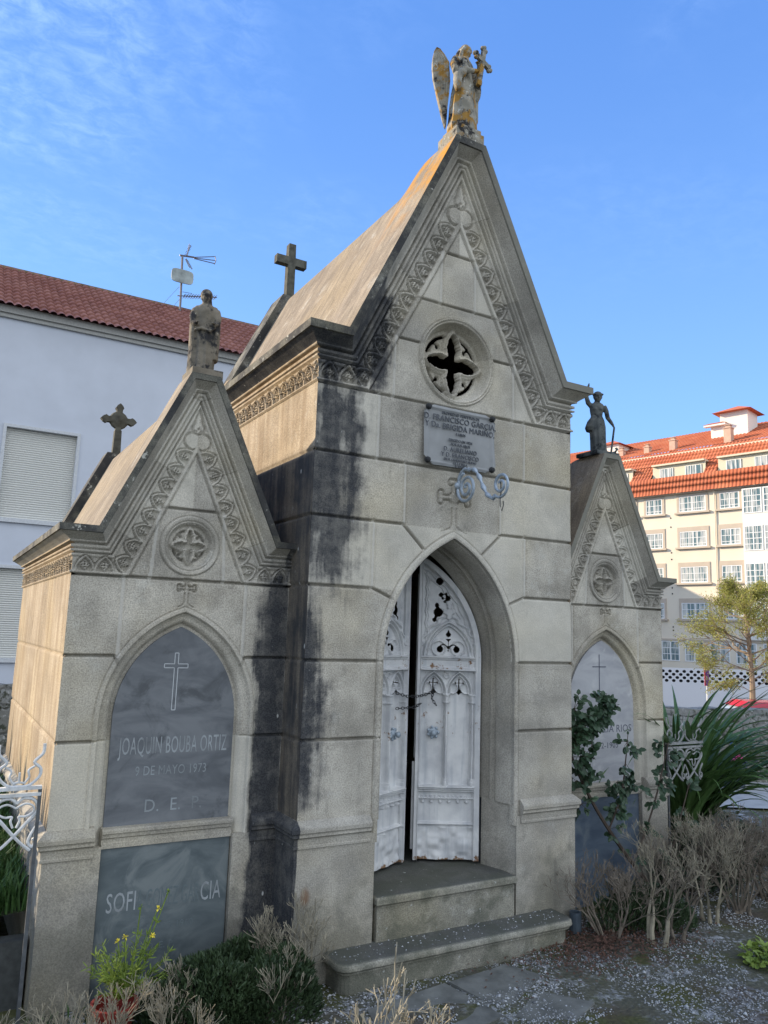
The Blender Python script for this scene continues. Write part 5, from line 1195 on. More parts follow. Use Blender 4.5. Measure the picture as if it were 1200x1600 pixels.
b.ell((-.04, -.05, .74), (.035, .03, .035), 8, 6); b.ell((.03, -.05, .74), (.035, .03, .035), 8, 6)
P_, q_ = head(b, Vector((.003, -.018, .95)), Euler((R(10), 0, R(4))), 1.25)
b.ell(P_(0, .014, .020), (.066, .068, .070), 14, 10, q_); b.tube([P_(.056*math.cos(a), .004+.056*math.sin(a), .034) for a in np.linspace(0, 2*math.pi, 14)], .012, 6, False)
fused(b, 'robed_body', M_FA, t, M, .0065)
b = MB(); A = lambda x, y, z: M @ Vector((x, y, z))
b.tube([A(.215, -.05, .43), A(.17, -.05, .02)], .010, 8); b.tube([A(.10, -.05, .05), A(.12, -.05, .012), A(.17, -.05, .0), A(.225, -.05, .02), A(.25, -.05, .07)], [.007, .012, .013, .012, .006], 8); b.bar(A(.255, -.05, .05), A(.235, -.05, .095), .03, .008, (0, 1, 0))
obj('anchor', b, M_FA, t)
# ---------------------------------------------------------------- vegetation
def leafmat(name, ca, cb, rough=.55, trans=.0, sc=3.0):
    m, g, b = mat(name, rough, .35); p = g.P(); n = g.noise(p, sc, 3); n2 = g.noise(p, sc*9, 2)
    g.put(b.inputs['Base Color'], g.mix(g.m('ADD', g.m('MULTIPLY', g.ss(n, .3, .7), .6), g.m('MULTIPLY', g.ss(n2, .35, .65), .4)), ca, cb))
    if trans: 
        t_ = g.n('ShaderNodeBsdfTranslucent'); g.put(t_.inputs[0], cb); ms = g.n('ShaderNodeMixShader'); ms.inputs[0].default_value = trans
        g.link(b.outputs[0], ms.inputs[1]); g.link(t_.outputs[0], ms.inputs[2]); g.link(ms.outputs[0], m.node_tree.nodes['Material Output'].inputs[0])
    return m
M_TW = simple('dead_twig_bark', (.255, .23, .17), .9, var=.4, scale=9)
M_TWD = simple('dark_twig_bark', (.165, .14, .11), .9, var=.4, scale=12)
M_GN = leafmat('dark_conifer_green', (.018, .035, .014), (.045, .075, .03), sc=5)
M_RO = leafmat('rose_leaf_green', (.018, .040, .022), (.045, .085, .045), .45)
M_ST2 = leafmat('strap_leaf_green', (.030, .075, .022), (.10, .18, .055), .4, .15, 1.5)
M_YG = leafmat('yellow_green_weed', (.12, .19, .03), (.26, .34, .07), .6, .2, 6)
M_GRS = leafmat('bank_grass_green', (.03, .075, .018), (.075, .15, .04), .6, .15, 3)
M_TL = leafmat('spring_tree_leaf', (.19, .22, .045), (.40, .38, .10), .6, .3, 1)
M_TB = simple('pale_tree_bark', (.26, .20, .14), .9, var=.2, scale=4)
M_IV = leafmat('ivy_green', (.016, .034, .018), (.04, .07, .032), .5, 0, 4)
def rv(s=1.0): return Vector((random.uniform(-s, s), random.uniform(-s, s), random.uniform(-s, s)))
def branch(b, p, d, L, r, depth, spread=.5, up=.25, kids=(2, 3), n=3, minr=.0018, shrink=.74, jit=.24, tips=None):
    k = 3 if depth > 0 else 2; pts = [p]; q = p.copy(); dd = d.copy()
    for i in range(k): dd = (dd+rv(jit)+Vector((0, 0, up*.2))).normalized(); q = q+dd*L/k; pts.append(q.copy())
    b.tube(pts, [max(minr, r*(1-.45*i/k)) for i in range(k+1)], n, depth == 0)
    if depth == 0:
        if tips is not None: tips.append((q, dd))
        return
    for i in range(random.randint(*kids)):
        t = random.choice((1.0, 1.0, .66)) if i else 1.0; a = pts[-1] if t == 1.0 else pts[-2]
        nd = (dd+rv(spread)+Vector((0, 0, up))).normalized(); branch(b, a, nd, L*shrink*random.uniform(.75, 1.2), r*.62, depth-1, spread, up, kids, n, minr, shrink, jit, tips)
def twig_shrub(loc, h, rad, stems, depth, label, m, seed, group='bare twig shrubs', r0=.014, lean=(0, 0), name='bare_shrub', spread=.55, trunk=0, n=3, cat='shrub', minr=.0017):
    random.seed(seed); b = MB(); L0 = h*(.34 if depth >= 4 else .42)
    x, y, z = loc
    for s_ in range(stems):
        a = random.uniform(0, 2*math.pi); q = rad*.25*math.sqrt(random.random()); p = Vector((x+q*math.cos(a), y+q*math.sin(a), z-.03))
        out = Vector((math.cos(a)*rad*.75/h+lean[0], math.sin(a)*rad*.75/h+lean[1], 1)).normalized()
        if trunk: e = p+Vector((out.x*.3, out.y*.3, 1)).normalized()*trunk; b.tube([p, p.lerp(e, .5)+rv(.012), e], [r0*1.7, r0*1.4, r0*1.2], 6, False); p = e
        branch(b, p, out, L0*random.uniform(.8, 1.15), r0, depth, spread, .22, (2, 4 if depth < 5 else 3), n, minr)
    return single(name, b, m, label, cat, loc, group)
def leaf_geo(b, c, d, nrm, L, W, fold=.15):
    s_ = d.cross(nrm); s_ = s_.normalized() if s_.length > 1e-5 else Vector((1, 0, 0)); nn = s_.cross(d).normalized()
    pts = [c, c+d*L*.35+s_*W*.5+nn*fold*W, c+d*L*.75+s_*W*.38+nn*fold*W*.6, c+d*L, c+d*L*.75-s_*W*.38+nn*fold*W*.6, c+d*L*.35-s_*W*.5+nn*fold*W]
    k = len(b.v); b.v += [tuple(p) for p in pts]; b.f += [(k, k+1, k+2, k+3), (k, k+3, k+4, k+5)]
def conifer(loc, rx, ry, h, n, label, m, seed, name='evergreen_shrub', group=None, L=.035):
    """low clipped evergreen: short upright sprays over an uneven mound"""
    random.seed(seed); rg = np.random.default_rng(seed); b = MB(); x, y, z = loc
    lob = [(random.uniform(-.6, .6)*rx, random.uniform(-.6, .6)*ry, random.uniform(.55, 1.0)*h, random.uniform(.35, .6)) for _ in range(9)]
    for _ in range(n):
        q = random.choice(lob); a = random.uniform(0, 2*math.pi); e = math.acos(random.uniform(0, 1)); rr = random.uniform(.72, 1.0)**.5
        c = Vector((x+q[0]+rx*q[3]*rr*math.sin(e)*math.cos(a), y+q[1]+ry*q[3]*rr*math.sin(e)*math.sin(a), z+q[2]*(.15+.85*rr*math.cos(e))))
        d = (Vector((math.sin(e)*math.cos(a)*.7, math.sin(e)*math.sin(a)*.7, 1))+rv(.45)).normalized()
        for k in range(3): leaf_geo(b, c+rv(.01), (d+rv(.5)).normalized(), rv(1), L*random.uniform(.6, 1.3), L*.28)
    for k in range(26): a = random.uniform(0, 6.28); r_ = random.random(); branch(b, Vector((x+rx*.5*r_*math.cos(a), y+ry*.5*r_*math.sin(a), z)), Vector((math.cos(a)*.4, math.sin(a)*.4, 1)).normalized(), h*.4, .008, 2, .4, .2, (2, 2))
    return single(name, b, m, label, 'shrub', loc, group)
# --- front left: evergreen hedge with dead twigs, weed, red pot, slab
conifer((-1.80, -.22, GZ), .74, .40, .43, 8600, 'dark evergreen shrub with dead twigs under the left tomb slab', M_GN, 3, L=.040)
conifer((-3.05, -.45, GZ), .30, .30, .24, 1300, 'small dark evergreen at the bottom left corner by the railing', M_GN, 5, L=.036)
tw = [((-1.32, -.08, GZ), .54, .30, 9, 5, 'grey bare twigs rising between the evergreen shrub and the step', M_TW, 11, .010),
      ((-1.60, -.40, GZ), .44, .34, 5, 4, 'bare grey twigs growing through the evergreen shrub', M_TW, 12, .008),
      ((-2.15, -.52, GZ), .42, .34, 9, 4, 'low dead twigs left of the evergreen shrub by the red pot', M_TW, 13, .008),
      ((-2.72, -.50, GZ), .46, .38, 12, 4, 'tangled pale dead twigs in the bottom left corner', M_TW, 14, .009),
      ((-3.15, -.72, GZ), .42, .32, 8, 4, 'dead twig clump at the left edge in front of the railing', M_TW, 15, .009)]
for l_, h, r_, st, dp, lab, m, sd, r0 in tw: twig_shrub(l_, h, r_, st, dp, lab, m, sd, r0=r0)
sunlit = [((-2.10, -1.98, GZ), .66, .20, 5, 5, 'sunlit pale twig clump at the bottom edge, leftmost of the sunlit ones', 21), ((-1.84, -2.0, GZ), .70, .16, 4, 4, 'thin sunlit twigs between the two larger sunlit clumps', 24),
          ((-1.60, -1.96, GZ), .74, .18, 4, 5, 'tallest sunlit pale twig clump at the bottom edge', 22), ((-1.27, -1.9, GZ), .56, .12, 4, 4, 'few sunlit pale twigs at the bottom edge, rightmost clump', 23)]
for l_, h, r_, st, dp, lab, sd in sunlit: twig_shrub(l_, h, r_, st, dp, lab, M_TW, sd, r0=.012, spread=.6, minr=.0030)
def weed():
    random.seed(5); c0 = Vector((-2.42, -.10, -.86)); t = thing('flowering_weed', 'yellow green feathery weed with small yellow flowers in the red pot', 'plant', tuple(c0)); b = MB(); f = MB(); st = MB()
    for k in range(34):
        a = random.uniform(0, 6.28); L = random.uniform(.14, .34); d = Vector((math.cos(a)*.65, math.sin(a)*.5, random.uniform(.35, 1.3))).normalized(); p = c0.copy(); dd = d.copy(); pts = [p.copy()]
        for i in range(7):
            dd = (dd+rv(.13)+Vector((0, 0, -.03))).normalized(); p = p+dd*L/7; pts.append(p.copy())
            for s_ in range(6): leaf_geo(b, p+rv(.008), (dd+rv(.9)).normalized(), rv(1), random.uniform(.025, .06), .008)
        st.tube(pts, .003, 3)
    for (dx, dy, L) in ((.05, 0, .50), (.22, .02, .56), (.17, .05, .46), (-.03, 0, .34), (.13, -.02, .33), (-.06, .05, .30)):
        p = c0.copy(); e = c0+Vector((dx, dy, L)); pts = [p, p.lerp(e, .5)+rv(.012), e]; st.tube(pts, .004, 4); h_ = e
        for k in range(9): leaf_geo(f if L < .48 else b, h_, (Vector((0, 0, .4))+rv(1)).normalized(), Vector((0, 0, 1)), .022, .012)
        for q in (.45, .7): w_ = p.lerp(e, q); [leaf_geo(b, w_, (rv(1)+Vector((0, 0, .4))).normalized(), rv(1), .04, .012) for _ in range(5)]
    obj('foliage', b, M_YG, t); obj('stems', st, M_YG, t); obj('flowers', f, simple('yellow_petals', (.75, .62, .06), .6), t)
weed()
b = MB(); b.lathe([(.085, 0), (.125, .18), (.138, .18), (.140, .215), (.122, .215), (.118, .15)], (-2.50, -.18, GZ-.01), 24)
pt = single('red_flowerpot', b, simple('red_plastic_pot', (.26, .045, .035), .5, var=.2, scale=6), 'faded red flowerpot at the foot of the left tomb', 'flowerpot', (-2.50, -.18, GZ))
Mx = Matrix.Translation((-2.12, .02, GZ+.13)) @ Matrix.Rotation(R(22), 4, 'Y') @ Matrix.Rotation(R(-12), 4, 'X')
single('fallen_slab', MB().box(-.24, .24, -.16, .16, -.02, .02, Mx), M_WS, 'pale broken marble slab lying behind the yellow green weed', 'slab', (-2.12, .02, GZ))
# --- right hedge of bare shrubs
hd = [((1.44, -.30, GZ), .78, .46, 14, 5, 'bushy bare shrub against the right pier of the tall mausoleum', 31, .012, 0), ((1.62, -.56, GZ), .70, .50, 3, 6, 'bare shrub on two thick pale trunks beside the step', 32, .014, .22),
      ((1.95, -.52, GZ), .66, .46, 5, 5, 'bare shrub with thin leaning stems right of the two trunked one', 33, .012, .12), ((2.58, -.42, GZ), .84, .36, 4, 6, 'upright forked bare shrub standing apart in the gravel', 34, .013, .15),
      ((3.05, -.35, GZ), .86, .44, 14, 5, 'tall bare shrub at the right edge with many grey stems', 35, .012, .05), ((3.62, -.28, GZ), .84, .46, 13, 5, 'rightmost bare shrub of the hedge', 36, .012, .05), ((2.70, .0, GZ), .72, .40, 10, 5, 'bare shrub behind the forked one near the strap leaved plant', 37, .011, 0)]
for l_, h, r_, st, dp, lab, sd, r0, tr in hd: twig_shrub(l_, h*.84, r_, st, dp, lab, M_TWD if sd in (31, 35, 36, 37, 33) else M_TW, sd, r0=r0, trunk=tr, spread=.66, minr=.0016, group='bare shrubs of the right hedge')
conifer((1.70, -.22, GZ), .34, .22, .42, 1300, 'dark green growth inside the bare hedge by the step', M_GN, 41, L=.035)
conifer((2.02, -.38, GZ), .30, .22, .30, 900, 'low dark green tuft under the bare hedge', M_GN, 42, L=.035)
# --- strap leaved clump
def strap(c0, n, seed):
    random.seed(seed); b = MB()
    for k in range(n):
        a = random.uniform(0, 2*math.pi); L = random.uniform(1.3, 2.7); el = random.uniform(1.0, 1.5); w = random.uniform(.022, .046)
        hz = Vector((math.cos(a), math.sin(a)*.8, 0)); p = Vector(c0)+Vector((random.uniform(-.16, .16), random.uniform(-.16, .16), 0)); s_ = hz.cross(Vector((0, 0, 1))).normalized(); ang = el; drop = random.uniform(.06, .145); N = 13; V = []
        tw_ = random.uniform(-.5, .5)
        for i in range(N+1):
            t = i/N; ww = w*(math.sin(math.pi*min(1, .25+t*.75))**.6 if t < 1 else .05)*(1-.75*t**3); sd = (s_*math.cos(tw_*t)+Vector((0, 0, 1))*math.sin(tw_*t)); mid = Vector((0, 0, -.35*ww))
            V += [p-sd*ww, p+mid, p+sd*ww]; ang -= drop*(.5+1.4*t); p = p+(hz*math.cos(ang)+Vector((0, 0, math.sin(ang))))*L/N
        F = []
        for i in range(N):
            for j in range(2): q = 3*i+j; F.append((q, q+1, q+4, q+3))
        b.add(V, F)
    return b
single('strap_leaved_plant', strap((3.78, .90, -.80), 300, 51), M_ST2, 'large arching green strap leaved plant beside the right tomb', 'plant', (3.78, .90, GZ))
# ground cover of dark leaves under it
def leafy(loc, rx, ry, h, n, m, label, seed, L=.07, name='leafy_shrub'):
    random.seed(seed); b = MB(); x, y, z = loc
    for _ in range(n):
        a = random.uniform(0, 6.28); r_ = math.sqrt(random.random()); hh = h*(1-.6*r_*r_)*random.uniform(.15, 1.0)*(.8+.3*math.sin(a*3+seed)); c = Vector((x+rx*r_*math.cos(a), y+ry*r_*math.sin(a), z+hh)); d = (Vector((math.cos(a)*.6, math.sin(a)*.6, .1))+rv(.6)).normalized()
        leaf_geo(b, c, d, (Vector((0, -.3, 1))+rv(.5)).normalized(), L*random.uniform(.6, 1.3), L*.62)
    return single(name, b, m, label, 'shrub', loc)
leafy((3.35, .50, GZ), .75, .50, .62, 2600, M_IV, 'dark leafy undergrowth below the strap leaved plant', 61)
leafy((4.25, .75, GZ), .70, .45, .55, 1800, M_IV, 'second mound of dark leaves right of the strap leaved plant', 62)
# --- climbing rose
def rose():
    random.seed(71); base = Vector((2.45, .10, GZ)); t = thing('climbing_rose', 'dark leaved climbing rose straggling over the pale slab of the right tomb', 'plant', tuple(base)); b = MB(); lf = MB()
    def cane(pts, r=.014): 
        P = [Vector(p) for p in pts]; S_ = []
        for i in range(len(P)-1):
            p0, p1, p2, p3 = P[max(i-1, 0)], P[i], P[i+1], P[min(i+2, len(P)-1)]
            for q in np.linspace(0, 1, 6)[:-1]: S_.append(.5*((2*p1)+(p2-p0)*q+(2*p0-5*p1+4*p2-p3)*q*q+(3*p1-p0-3*p2+p3)*q**3))
        S_.append(P[-1]); b.tube(S_, [r*(1-.55*i/len(S_)) for i in range(len(S_))], 6); return S_
    def spray(p, n=5, L=.085, reach=.10):
        reach *= 1.5; L *= .82
        for k in range(n):
            d = (rv(1)+Vector((0, -.25, -.15))).normalized(); e = p+d*random.uniform(.3, 1)*reach; b.tube([p, p.lerp(e, .5)+rv(.01), e], .0025, 3)
            for q in range(5):
                dl = (d+rv(.9)+Vector((0, 0, -.35))).normalized(); leaf_geo(lf, p.lerp(e, .4+.6*q/5), dl, (Vector((-.3, -1, .5))+rv(.5)).normalized(), L*random.uniform(.7, 1.15), L*.62, .1)
    c1 = cane([(2.45, .06, -.98), (2.05, .12, -.55), (1.72, .18, -.10), (1.48, .22, .35), (1.38, .24, .62), (1.36, .25, .85)], .020)
    c2 = cane([(1.37, .25, .40), (1.55, .20, .50), (1.75, .16, .68), (1.86, .15, .80)], .012)
    c3 = cane([(1.36, .25, .80), (1.38, .24, 1.05), (1.42, .22, 1.25)], .008)
    c4 = cane([(1.60, .2, .05), (1.66, .18, .25), (1.70, .16, .40)], .007); c5 = cane([(1.9, .15, -.35), (2.05, .14, -.05), (2.12, .14, .28), (2.14, .14, .42)], .009); c6 = cane([(2.2, .1, -.6), (2.45, .12, -.2), (2.62, .14, .15), (2.72, .15, .38)], .010); c7 = cane([(2.45, .06, -.95), (2.7, .05, -.4), (2.95, .1, .0)], .009)
    for P, k, n_ in ((c2, 1, 9), (c4, 3, 3), (c5, 3, 3), (c6, 3, 4), (c7, 3, 4)):
        for p in P[::k]: spray(p, n_)
    for p in c3[2::3]: spray(p, 2, .075, .06)
    for p in c1[len(c1)//2::3]: spray(p, 2, .07, .07)
    for c_ in ((1.52, .20, .72), (1.46, .21, .60), (1.62, .18, .66), (1.72, .16, .60), (1.80, .15, .66), (1.56, .20, .30), (1.66, .18, .34), (1.50, .2, .12), (1.62, .18, .10), (2.0, .15, .06), (2.08, .14, -.04), (2.18, .14, .05), (2.02, .15, -.16), (2.6, .13, .0), (1.60, .2, -.12)): spray(Vector(c_), 7, .085, .12)
    for p in (Vector((1.70, .16, .40)), Vector((2.14, .14, .42)), Vector((1.42, .22, 1.25))): b.tube([p, p+Vector((.01, 0, .07))], .004, 4); lf.ell(p+Vector((.01, 0, .08)), (.011, .011, .017), 6, 5)
    obj('canes', b, simple('rose_cane', (.06, .045, .035), .7), t); obj('leaves', lf, M_RO, t)
rose()
# --- tree by the street
def tree():
    random.seed(81); base = Vector((33.6, 20.8, -3.5)); t = thing('young_tree', 'young tree with sparse yellow green spring leaves before the apartment block', 'tree', tuple(base)); b = MB(); tips = []; lf = MB()
    tr = [base+Vector((0, 0, z))+Vector((math.sin(z*.7)*.08, math.cos(z)*.06, 0)) for z in np.linspace(0, 7.4, 12)]; b.tube(tr, [.20*(1-.82*i/11) for i in range(12)], 8)
    for i in range(46):
        z = random.uniform(1.9, 7.6); a = random.uniform(0, 6.28); k = 1-abs(z-4.4)/4.6; p = base+Vector((math.sin(z*.7)*.08, math.cos(z)*.06, z))
        d = Vector((math.cos(a), math.sin(a), random.uniform(.15, .65))).normalized(); branch(b, p, d, 1.5*max(.35, k), .05*max(.4, k), 3, .55, .05, (2, 3), 4, .010, .7, .18, tips)
    P = np.array([list(q)+list(d) for q, d in tips])
    for q, d in tips:
        for k in range(30):
            c = q-d*random.uniform(0, .7)+rv(.20); dl = (d*.6+rv(.8)).normalized(); leaf_geo(lf, c, dl, rv(1), random.uniform(.07, .14), .04)
    obj('trunk', b, M_TB, t); obj('crown', lf, M_TL, t)
tree()
# --- iron railings beside both outer tombs
M_RL = simple('flaking_white_railing', (.50, .52, .53), .7, var=.22, scale=25)
def spl(P, n=7):
    P = [Vector(p) for p in P]; S_ = []
    for i in range(len(P)-1):
        p0, p1, p2, p3 = P[max(i-1, 0)], P[i], P[i+1], P[min(i+2, len(P)-1)]
        for q in np.linspace(0, 1, n)[:-1]: S_.append(.5*((2*p1)+(p2-p0)*q+(2*p0-5*p1+4*p2-p3)*q*q+(3*p1-p0-3*p2+p3)*q**3))
    return S_+[P[-1]]
def railing(x0, sg, n, label, y=.22, M_RL=M_RL):
    """cast iron fence; one panel is .27 wide: crown with pointed finials, rail, heart below"""
    t = thing('iron_railing', label, 'railing', (x0, y, GZ)); W_ = .27
    obj('top_rail', boxes((min(x0, x0+sg*n*W_), max(x0, x0+sg*n*W_), y-.02, y+.02, .325, .345)).box(min(x0, x0+sg*n*W_), max(x0, x0+sg*n*W_), y-.014, y+.014, .285, .305), M_RL, t)
    for k in range(n):
        c = x0+sg*(k+.5)*W_; b = MB()
        def T(L, r=.010): b.tube(spl([(c+px, y, pz) for px, pz in L]), r, 6)
        for s_ in (-1, 1):
            T([(s_*.0, .345), (s_*.06, .350), (s_*.115, .40), (s_*.118, .45), (s_*.080, .49), (s_*.125, .54), (s_*.130, .60)], .010)
            T([(s_*.03, .36), (s_*.055, .40), (s_*.05, .44), (s_*.085, .465)], .007)
        T([(-.03, .365), (0, .37), (.03, .365)], .007); T([(0, .37), (0, .43)], .007); obj('finial', b, M_RL, t)
        b = MB()
        for s_ in (-1, 1):
            T([(0, .05), (s_*.07, .13), (s_*.125, .20), (s_*.10, .26), (s_*.04, .275), (0, .245)], .011); T([(0, .05), (-s_*.05, .0), (-s_*.10, -.04)], .010)
            T([(s_*.01, .10), (s_*.025, .14), (s_*.02, .165), (s_*.06, .165), (s_*.10, .19), (s_*.095, .225), (s_*.05, .24), (0, .215)], .007)
            T([(s_*.135, .12), (s_*.10, .06), (s_*.085, .01), (s_*.11, -.02), (s_*.125, .01), (s_*.11, .03)], .009)
        obj('heart_scroll', b, M_RL, t)
    b = MB(); b.box(x0+sg*.008-.011, x0+sg*.008+.011, y-.011, y+.011, GZ, .33); obj('post', b, simple('grey_iron_post', (.08, .088, .095), .7, var=.3, scale=20), t)
railing(-2.965, -1, 6, 'ornate white iron railing with hearts beside the left tomb')
railing(2.94, 1, 2, 'short white iron railing half hidden by the strap leaved plant', .36, simple('grey_flaking_railing', (.30, .31, .31), .8, var=.35, scale=25))
# --- grassy bank and low wall left of the left tomb
def blades(x0, x1, y0, y1, n, zf, m, seed, L=(.10, .26), w=.007):
    rg = np.random.default_rng(seed); X = rg.uniform(x0, x1, n); Y = rg.uniform(y0, y1, n); Z = zf(X, Y); a = rg.uniform(0, 6.28, n); l = rg.uniform(*L, n); ln = rg.uniform(.1, .75, n)
    P = np.zeros((n, 5, 3)); sx, sy = -np.sin(a)*w, np.cos(a)*w; cx_, cy_ = np.cos(a)*ln*l, np.sin(a)*ln*l
    P[:, 0] = np.stack([X-sx, Y-sy, Z], 1); P[:, 1] = np.stack([X+sx, Y+sy, Z], 1); P[:, 2] = np.stack([X+sx*.8+cx_*.35, Y+sy*.8+cy_*.35, Z+l*.6], 1); P[:, 3] = np.stack([X-sx*.8+cx_*.35, Y-sy*.8+cy_*.35, Z+l*.6], 1); P[:, 4] = np.stack([X+cx_, Y+cy_, Z+l*.9], 1)
    i = np.arange(n)*5; F = [(int(k), int(k+1), int(k+2), int(k+3)) for k in i]+[(int(k+3), int(k+2), int(k+4)) for k in i]
    return P.reshape(-1, 3), F
bz = lambda X, Y: -.62+.10*np.sin(X*1.7)+.26*np.clip((Y-.8)/2, 0, 1)+0*X
P, F = grid(np.linspace(-7.0, -2.93, 30), np.linspace(.62, 5.5, 30), lambda x, y: (x, y, bz(x, y))); struct('grassy_bank', (P, F), simple('bank_soil', (.035, .045, .02), .95), smooth=True)
single('bank_kerb', boxes((-7.0, -2.93, .50, .62, GZ-.05, -.66)), simple('dark_kerb_stone', (.05, .055, .055), .9, var=.3), 'dark low kerb holding the grassy bank behind the left railing', 'kerb', (-4, .56, GZ))
struct('bank_grass', blades(-4.6, -2.94, .62, 4.5, 16000, bz, M_GRS, 9), M_GRS, 'stuff')
struct('gravel_weeds', blades(-3.4, -2.0, -1.0, .2, 900, lambda X, Y: GZ+0*X, M_GRS, 10, (.03, .10), .005), M_GRS, 'stuff')
# unseen spiky hedge added further left to shade the foot of the left tomb
def yucca(loc, h, seed, label):
    random.seed(seed); b = MB(); b.tube([(loc[0], loc[1], GZ-.05), (loc[0], loc[1], GZ+h*.72)], [.10, .07], 8); x, y, z = loc
    for k in range(190):
        a = random.uniform(0, 6.28); t = random.random(); el = random.uniform(.1, 1.5); c = Vector((x, y, GZ+h*(.12+.60*t))); d = Vector((math.cos(a)*math.cos(el), math.sin(a)*math.cos(el), math.sin(el))); L = random.uniform(.45, .72)*h*.36; s_ = d.cross(Vector((0, 0, 1))).normalized()*.030
        b.add([c-s_, c+s_, c+d*L*.6+s_*.7, c+d*L, c+d*L*.6-s_*.7], [(0, 1, 2, 3), (0, 3, 4)])
    return single('added_spiky_shrub', b, M_ST2, label, 'shrub', (x, y, GZ), 'spiky shrubs added for shade left of the tombs')
for k, (yy, h) in enumerate(((.2, 2.2), (.9, 2.3), (1.6, 2.15), (2.35, 2.5), (3.0, 2.95), (3.6, 2.8), (4.25, 3.0), (4.9, 2.85), (5.6, 3.0), (6.4, 2.9))): yucca((-5.2-.25*(k % 2), yy, GZ), h, 90+k, 'unseen spiky leaved shrub added for shade left of the tombs, number %d of the row counted from the camera' % (k+1))
# --- paving stones, pebbles, fallen leaves, pipe
for k, (pl_, lab) in enumerate((([(-.98, -.52), (-.30, -.42), (-.22, -.98), (-.80, -1.10), (-1.06, -.86)], 'large flat grey paving stone below the left half of the step'), ([(-.26, -.42), (.30, -.36), (.42, -.62), (-.05, -.88), (-.20, -.80)], 'flat grey paving stone below the right half of the step'), ([(-.16, -1.02), (.22, -.80), (.46, -1.10), (.02, -1.30)], 'worn paving stone sunk in the gravel nearest the camera'))):
    b = MB(); n = len(pl_); b.add([(x, y, GZ-.04) for x, y in pl_]+[(x*.995, y*.995, GZ+.005) for x, y in pl_], [tuple(range(n, 2*n))]+[(j, (j+1) % n, n+(j+1) % n, n+j) for j in range(n)]); single('paving_stone', b, simple('worn_paving_stone', (.13, .135, .125), .9, var=.45, scale=6, bump=.6), lab, 'paving', (pl_[0][0], pl_[0][1], GZ), 'paving stones before the step')
def pebbles(n, x0, x1, y0, y1, s0, s1, seed):
    rg = np.random.default_rng(seed); X = rg.uniform(x0, x1, n); Y = rg.uniform(y0, y1, n); keep = hash_noise(X, Y, .35, 12)+.5*hash_noise(X, Y, .12, 13) > .62; X, Y = X[keep], Y[keep]; n = len(X)
    s_ = rg.uniform(s0, s1, n)*np.where(rg.random(n) > .93, 2.0, 1); base = np.array([(1, 0, 0), (0, 1, 0), (-1, 0, 0), (0, -1, 0), (0, 0, .7), (0, 0, -.5)]); A = base[None]*s_[:, None, None]*rg.uniform(.6, 1.3, (n, 6, 1)); th = rg.uniform(0, 6.28, n)
    c, s2 = np.cos(th), np.sin(th); Q = A.copy(); Q[..., 0] = A[..., 0]*c[:, None]-A[..., 1]*s2[:, None]; Q[..., 1] = A[..., 0]*s2[:, None]+A[..., 1]*c[:, None]; z = GZ+.035*(hash_noise(X, Y, .9, 4)-.5)+.02*(hash_noise(X, Y, .25, 6)-.5)-.008
    Q += np.stack([X, Y, z], -1)[:, None]; f = np.array([(0, 1, 4), (1, 2, 4), (2, 3, 4), (3, 0, 4), (1, 0, 5), (2, 1, 5), (3, 2, 5), (0, 3, 5)]); F = (np.arange(n)*6)[:, None, None]+f[None]; return Q.reshape(-1, 3), F.reshape(-1, 3)
def pebmat():
    m, g, b = mat('pale_pebbles', .8, .3); o = g.n('ShaderNodeNewGeometry'); r_ = o.outputs['Random Per Island']; g.put(b.inputs['Base Color'], g.mix(r_, (.10, .105, .11), (.46, .48, .50))); return m
struct('gravel_stones', pebbles(34000, -1.6, 4.6, -2.6, .2, .004, .0095, 3), pebmat(), 'stuff')
def chips(n, x0, x1, y0, y1, z, seed):
    rg = np.random.default_rng(seed); b = MB()
    for k in range(n):
        x = rg.uniform(x0, x1); y = y1-(y1-y0)*rg.random()**1.6; s_ = rg.uniform(.004, .010); a = rg.uniform(0, 6.28); b.add([(x+s_*math.cos(a), y+s_*math.sin(a), z), (x+s_*math.cos(a+2.2), y+s_*math.sin(a+2.2), z), (x+s_*math.cos(a+4.1), y+s_*math.sin(a+4.1), z), (x, y, z+s_*.7)], [(0, 1, 3), (1, 2, 3), (2, 0, 3)])
    return b
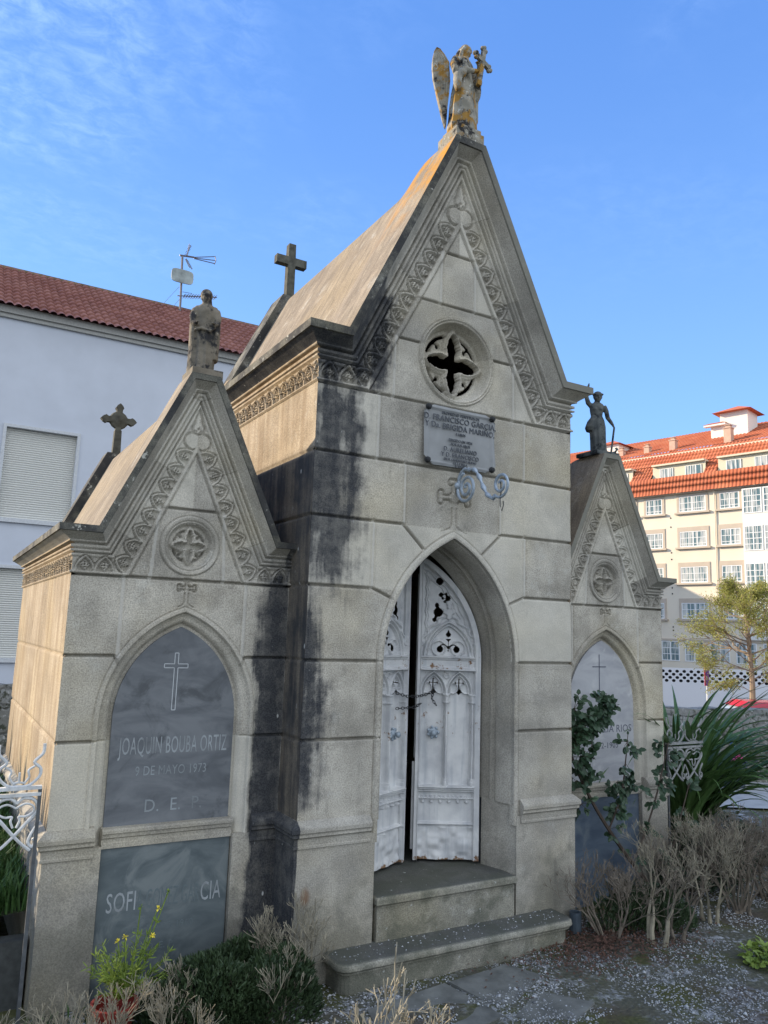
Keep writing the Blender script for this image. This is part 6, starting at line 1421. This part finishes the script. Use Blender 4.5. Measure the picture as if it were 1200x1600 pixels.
struct('step_grit', chips(150, -1.0, 1.0, -.26, -.03, -.8595, 4), pebmat(), 'stuff')
def litter():
    m = simple('dead_leaf_brown', (.10, .055, .04), .9, var=.4, scale=15); random.seed(6); b = MB()
    for k in range(2600):
        x = random.gauss(1.3, .45); y = random.gauss(-.35, .22); leaf_geo(b, Vector((x, y, GZ+.01+random.random()*.012)), Vector((random.uniform(-1, 1), random.uniform(-1, 1), random.uniform(-.2, .4))).normalized(), Vector((0, 0, 1)), .028, .014)
    struct('leaf_litter', b, m, 'stuff')
litter()
single('drain_pipe', MB().lathe([(.05, 0), (.05, .16), (.038, .16), (.038, .02)], (1.24, -.10, GZ), 14), simple('grey_blue_plastic', (.06, .08, .10), .5), 'short dark grey pipe stub beside the right end of the step', 'pipe', (1.24, -.10, GZ))
leafy((2.20, -1.22, GZ), .22, .18, .16, 260, M_YG, 'bright green leafy weed at the right edge in front', 65, .06, 'leafy_weed')
# --- planter by the wall
t = thing('planter', 'dark blue grey planter with a bright pink ball on top by the rubble wall', 'planter', (8.35, 3.55, GZ)); q = (8.35, 3.55, GZ)
obj('pot', MB().lathe([(.17, 0), (.22, .40), (.24, .40), (.24, .44), (.21, .44), (.20, .3)], q, 20), simple('planter_grey_blue', (.07, .085, .12), .6, var=.3, scale=3), t)
b = MB(); b.ell((8.36, 3.5, GZ+.50), (.11, .11, .10), 14, 10); b.ell((8.22, 3.42, GZ+.46), (.07, .07, .065), 12, 8); obj('pink_ball', b, simple('bright_pink', (.55, .05, .22), .6, var=.1), t, True)
obj('blue_ribbon', MB().bar((8.42, 3.6, GZ+.42), (8.45, 3.62, GZ+.78), .07, .03, (1, 0, 0)), simple('blue_plastic', (.06, .12, .42), .4), t)
# ---------------------------------------------------------------- scale from modelling units to metres
done = set()
for o in bpy.data.objects:
    if o is co or o is so: continue
    o.location = o.location*S
    if o.data is not None and o.type == 'MESH' and o.data.name not in done:
        done.add(o.data.name); o.data.transform(Matrix.Scale(S, 4)); o.data.update()
    if o.type == 'MESH': pass
